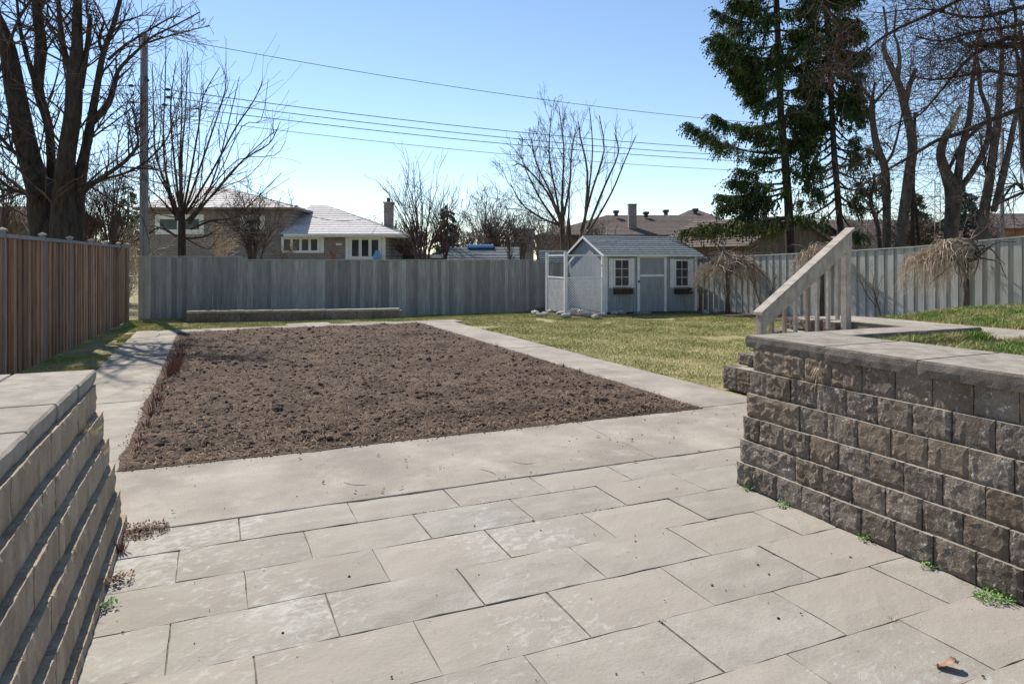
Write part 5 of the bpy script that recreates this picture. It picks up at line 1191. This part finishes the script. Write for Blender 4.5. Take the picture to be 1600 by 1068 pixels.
# far right houses
h6 = hframe('grey_house', 'low grey house with dark roof behind the right-hand tree trunks', 'house', 55)
hbox('wall', h6, hx(1322, 55), 0, -.5, hx(1490, 55), 7, hz(368, 55), 'stucco_grey'); gable_roof(hx(1315, 55), hx(1497, 55), -.6, 7.6, hz(367, 55), hz(343, 58), 10, .03, 'shingle_brown', h6)
h7 = hframe('red_brick_house', 'red brick house with brown roof at the far right edge', 'house', 48)
hbox('wall', h7, hx(1545, 48), 0, -.5, hx(1680, 48), 7, hz(357, 48), 'red_brick'); gable_roof(hx(1538, 48), hx(1690, 48), -.6, 7.6, hz(357, 48), hz(334, 52), 10, .03, 'shingle_brown', h7)
h8 = hframe('far_house', 'far dark-roofed house showing left of the big tree trunk', 'house', 60)
hbox('wall', h8, hx(-60, 60), 0, -.5, hx(60, 60), 8, hz(348, 60), 'tan_wall'); gable_roof(hx(-70, 60), hx(75, 60), -.6, 8.6, hz(348, 60), hz(322, 64), 10, .03, 'shingle_brown', h8)
# antenna mast
am = thing('antenna_mast', 'thin lattice antenna mast between the right-hand trunks', 'mast', cw(hx(1465, 52), 52, 0))
m = MB()
for o_ in (-.2, .2): m.tube([cw(hx(1465, 52)+o_, 52, 0), P(1465, 282, 52)+cw(o_, 0, 0)], [.035, .035], 4)
for k in range(11): z = 3+k*.45; m.tube([cw(hx(1465, 52)-.2, 52, z), cw(hx(1465, 52)+.2, 52, z)], [.022]*2, 3)
obj('lattice', rel(m, am).mesh('lattice', MATS['metal']), am)
# parked white vehicles just visible over the fence
def far_car(px, d, wpx, ytop, label):
    t = hframe('parked_car', label, 'car', d); x0, x1 = hx(px-wpx/2, d), hx(px+wpx/2, d); zt = hz(ytop, d); n = 12
    m = MB(); prof = [(0, .35), (.03, .8), (.2, .95), (.32, 1.36), (.42, 1.46), (.68, 1.46), (.82, 1.3), (.92, .95), (1, .85), (1, .35)]
    sc = zt/1.46; L_ = x1-x0; pts = [(x0+L_*a, z*sc) for a, z in prof]; k = len(pts)
    m.v = [(x, 0, z) for x, z in pts]+[(x, 1.7, z) for x, z in pts]; m.f = [tuple(range(k)), tuple(range(2*k-1, k-1, -1))]+[(i, (i+1) % k, k+(i+1) % k, k+i) for i in range(k)]
    obj('body', m.mesh('body', MATS['white_paint'], bevel=.03), t)
    obj('window', MB().box(x0+L_*.34, -.01, 1.0*sc, x0+L_*.78, 0.02, 1.33*sc).mesh('window', MATS['glass']), t)
    for a in (.18, .82):
        obj('wheel', MB().tube([Vector((x0+L_*a, -.02, .33)), Vector((x0+L_*a, .2, .33))], [.33, .33], 14).mesh('wheel', MATS['dark_metal']), t)
far_car(675, 44, 110, 398.5, 'white parked car roof showing over fence below bare clump')
far_car(640, 46, 40*2, 393, 'white parked car at the right corner of brick house')

# far woods behind everything
random.seed(91)
C = MB(); prf = dict(PR, rmin=.03, up=.06, ang=(15, 50), kids=[3, 3], ratio=(.45, .7), r0=.06)
for i in range(120):
    px = -150+1900*i/119+random.uniform(-12, 12); d = random.uniform(75, 100); h = random.uniform(28, 52)*(1.25 if px < 260 or px > 1250 else 1)
    for k in range(3):
        a = random.uniform(-14, 14); limb(C, [(px+a*.3, 410, 2.2), (px+a*.6, 405-h*.5, 1.6), (px+a, 405-h, .7)], d, 7, prf, .2, L0=h*d/FPX*.35, lvl=2)
tag(obj('far_woods', C.mesh('far_woods', MATS['far_twig'])), 'distant band of leafless trees along the horizon', kind='stuff')

# ================================================================== SMALL THINGS
random.seed(101)
def tuft(name, label, p, n, h, spread, mat, cat='plant', wd=.004, leafy=False, droop=0, face=None, group=None):
    m = MB()
    for i in range(n):
        a = random.uniform(0, 6.28); s = spread*random.random()**.6; b = Vector((math.cos(a)*s*.5, math.sin(a)*s*.5, 0)); hh = h*random.uniform(.4, 1)
        tip = b+Vector((math.cos(a)*s*.8, math.sin(a)*s*.8, hh)); tip.z -= droop*random.random()*h
        if face is not None: tip += Vector(face)*random.uniform(0, 1)*h; 
        sd = Vector((-math.sin(a), math.cos(a), 0))*wd
        if leafy:
            a2 = random.uniform(0, 6.28); ll = random.uniform(.010, .022); b = Vector((math.cos(a)*s*1.15, math.sin(a)*s*.8, hh*random.uniform(.1, .8)))
            tip = b+Vector((math.cos(a2)*ll, math.sin(a2)*ll, random.uniform(.2, .9)*ll)); c = b.lerp(tip, .5); sd = Vector((-math.sin(a2), math.cos(a2), random.uniform(-.4, .4)))*wd*1.3
            m.quad(b, c-sd, tip, c+sd)
        else:
            c = b.lerp(tip, .55)+Vector((0, 0, hh*.12)); m.quad(b-sd, b+sd, c+sd*.8, c-sd*.8); m.tri(c-sd*.8, c+sd*.8, tip)
    o = obj(name, m.mesh(name, MATS[mat]), None, p); return tag(o, label, cat, group)
for px, py, lab in ((1170, 764, 'tiny green weed at the far corner foot of right wall'), (1222, 790, 'small green weed second from the right wall corner'), (1360, 843, 'green weed mid-way along the foot of right wall'),
                    (1463, 884, 'leafy green weed before the near end of right wall foot'), (1560, 930, 'spreading green weed at the near foot of right wall')):
    p = G(px, py); p.x = min(p.x, 3.735); tuft('weed', lab, (p.x, p.y, -.004), 60 if px < 1500 else 190, .05, .05 if px < 1500 else .12, 'weed', 'weed', .004, True, group='weeds at the wall foot')
tuft('weed', 'second spreading green weed at right frame edge by wall', (3.70, 2.22, -.004), 120, .05, .09, 'weed', 'weed', .004, True, group='weeds at the wall foot')
p = G(214, 832); tuft('creeping_plant', 'reddish creeping sedum growing beside the left wall foot', (p.x+.02, p.y, -.002), 650, .05, .15, 'sedum', 'plant', .0045, True)
p = G(165, 912); tuft('creeping_plant', 'brownish green small plant at the left wall foot', (-.48, p.y, -.002), 160, .06, .08, 'sedum', 'plant', .005, True)
p = G(152, 952); tuft('weed', 'bright green weed growing at the left wall foot', (-.48, p.y, -.002), 80, .06, .05, 'weed', 'weed', .004, True)
p = G(186, 862); tuft('dry_grass', 'rusty dry tuft at the left wall foot beside sedum', (-.49, p.y, -.002), 40, .10, .05, 'stubs', 'plant', .003)
tuft('weed', 'tiny green weed in a ledge joint of left wall', (-.535, 2.95, .06), 20, .03, .03, 'weed', 'weed', .003, True)
for (x, y, z, lab) in ((-.66, 4.70, .70, 'dry grass tuft sticking from upper ledge of left wall'), (-.63, 4.86, .54, 'dry grass tuft on the lower ledge near left wall end'), (-.68, 4.55, .74, 'thin dry stalks under the cap of left wall')):
    tuft('dry_grass', lab, (x, y, z), 46, .10, .06, 'dry', 'plant', .0025, face=(.5, 0, -.3))
tuft('dry_grass', 'small rusty moss tuft in the left wall ledge joint', (-.66, 3.9, .595), 26, .04, .03, 'stubs', 'plant', .003)
tuft('dry_grass', 'straw roots hanging down the face of right wall', (3.845, 3.46, 1.0), 40, .10, .05, 'dry', 'plant', .0025, droop=2.2, face=(-.25, 0, -.5))
tuft('dry_grass', 'small tan dry plant stuck below the right wall cap', (3.845, 3.72, .90), 36, .05, .05, 'dry', 'plant', .0025, face=(-.2, 0, 0))
# dead perennial stubs along the bed edge
k = 0
for (px, py, h, n) in ((268, 583, .30, 60), (262, 592, .26, 60), (272, 575, .28, 50), (250, 612, .16, 30), (236, 640, .26, 16), (232, 650, .14, 26), (243, 628, .12, 26), (222, 668, .10, 26), (212, 690, .10, 24), (206, 705, .08, 24), (276, 560, .24, 40), (280, 548, .24, 30)):
    p = G(px, py); lab = ['tallest reddish dead perennial clump on left edge of bed', 'reddish dead stubs just nearer than the tallest clump', 'reddish dead stubs just beyond the tallest clump', 'short dead stubs below the tallest clump', 'single tall dead stalk on the left bed edge',
        'low dead stubs beside the single tall stalk', 'low dead stubs between tall stalk and big clump', 'small dead stubs third from the near bed corner', 'small dead stubs second from the near bed corner', 'small dead stubs nearest the bed corner', 'dead stubs second from the far end of left bed edge', 'dead stubs farthest along the left bed edge'][k]
    tuft('dead_perennial', lab, (max(p.x, -.68)+.04, p.y, 0), n, h, .16, 'stubs', 'plant', .006, group='dead stubs along the bed edge'); k += 1
for px, py, lab in ((372, 517, 'small dry tuft at far edge of bed near the left'), (440, 518, 'small dry tuft at far bed edge left of centre'), (522, 512, 'small dark tuft at far bed edge near the centre'), (940, 580, 'dry tuft on the right bed edge beside path'), (890, 574, 'dry tuft right bed edge, second from near'), (800, 541, 'pale dry tuft mid-way along the right bed edge')):
    p = G(px, py); tuft('dry_grass', lab, (min(p.x, 5.2), p.y, 0), 26, .10, .09, 'straw', 'plant', .003)
# curled dead leaf on the patio
m = MB(); n = 7
for i in range(n):
    t = i/(n-1); wv = .024*math.sin(math.pi*(.12+.8*t)); x = -.05+.10*t; z = .012+.012*math.sin(t*5)
    m.v += [(x, -wv*1.1, z+.016*math.sin(t*7+1)), (x, 0, z-.004), (x, wv, z+.014)]
for i in range(n-1):
    for j in range(2): a = i*3+j; m.f.append((a, a+3, a+4, a+1))
m.tube([Vector((.05, 0, .012)), Vector((.075, .004, .02))], [.0015, .001], 4)
p = G(1481, 1042); tag(obj('fallen_leaf', m.mesh('fallen_leaf', MATS['dead_leaf'], True), None, (p.x, p.y, .001), 2.9), 'single curled brown leaf lying on the near patio slabs', 'leaf')
p = G(1395, 968); tuft('dry_grass', 'wisp of dry grass in a patio joint near right', (p.x, p.y, -.004), 14, .02, .035, 'dry', 'plant', .0015)
p = G(1032, 965); tuft('dry_grass', 'wisp of dry grass in a patio joint near centre', (p.x, p.y, -.004), 14, .012, .03, 'dry', 'plant', .0015)
# specks of debris on the paving
n = 420; x = rng.uniform(-.45, 6.0, n); y = rng.uniform(1.4, 6.4, n); k = ~((x > 3.6) & (y < 4.4)); xy = np.stack([x[k], y[k]], -1)
tag(scatter_lumps('paving_debris', int(k.sum()), xy, lambda a, b: .002, .002, .009, 'clod'), 'tiny dark crumbs scattered on the paving')
x = rng.uniform(BX0, BX1, 900); y = BY0-np.abs(rng.normal(0, .05, 900)); xr = BX1+np.abs(rng.normal(0, .06, 1400)); yr = rng.uniform(BY0, BY1, 1400)
xl = BX0-np.abs(rng.normal(0, .05, 900)); yl = rng.uniform(BY0, BY1, 900)
xy = np.stack([np.concatenate([x, xr, xl]), np.concatenate([y, yr, yl])], -1)
tag(scatter_lumps('spilled_soil', len(xy), xy, lambda a, b: .003, .002, .009, 'clod'), 'crumbs of soil spilled from the bed onto the path edges')
# pockets of grit in the open patio joints
gj = []
for (x0, x1, y) in ((.0, 1.1, 4.59), (1.2, 2.0, 4.59), (2.2, 3.6, 4.135)):
    for q in range(140): gj.append((random.uniform(x0, x1), y+random.gauss(0, .003)))
for q in range(160): gj.append((3.076+random.gauss(0, .003), random.uniform(2.76, 3.22)))
tag(scatter_lumps('joint_grit', len(gj), np.array(gj), lambda a, b: -.008, .002, .006, 'clod'), 'dark grit lying in the wider patio joints')

# scattered dead leaves on lawn, verge and paving
nl = 344; lx = np.concatenate([rng.uniform(6.3, 15, 260), rng.uniform(-2.6, -1.7, 60), rng.uniform(-.4, 6, 24)]); ly = np.concatenate([rng.uniform(7.6, 19, 260), rng.uniform(9, 22, 60), rng.uniform(4.9, 7.2, 24)])
tag(sticks('leaf_litter', nl, np.stack([lx, ly], -1), lambda a, b: max(gz(a, b), 0)+.004, .02, .05, .009, 'dead_leaf', .2), 'small brown leaf fragments scattered over lawn and paving')
# curved scuffs on the poured strip
for px0, py0, px1, py1, bend, lb_ in ((536, 752, 582, 756, -.05, 'curved dark scuff left of centre on the concrete strip'), (800, 720, 842, 722, -.06, 'curved dark scuff right of centre on the concrete strip'), (748, 733, 776, 743, .03, 'short dark scuff near the middle of the concrete strip')):
    a, b = G(px0, py0), G(px1, py1); dv = b-a; nv = Vector((-dv.y, dv.x, 0)).normalized(); m = MB(); n = 14; q = []
    for i in range(n+1):
        t = i/n; c = a+dv*t+nv*bend*4*t*(1-t); hw = .012*math.sin(math.pi*min(1, t+.02))*(.6+.4*random.random()); q.append((c-nv*hw, c+nv*hw))
    for i in range(n): m.v += [tuple(v-a+Vector((0, 0, .0015))) for v in (q[i][0], q[i+1][0], q[i+1][1], q[i][1])]; m.f.append((4*i, 4*i+1, 4*i+2, 4*i+3))
    tag(obj('scuff_mark', m.mesh('scuff_mark', MATS['scuff']), None, (a.x, a.y, .001)), lb_, 'stain')
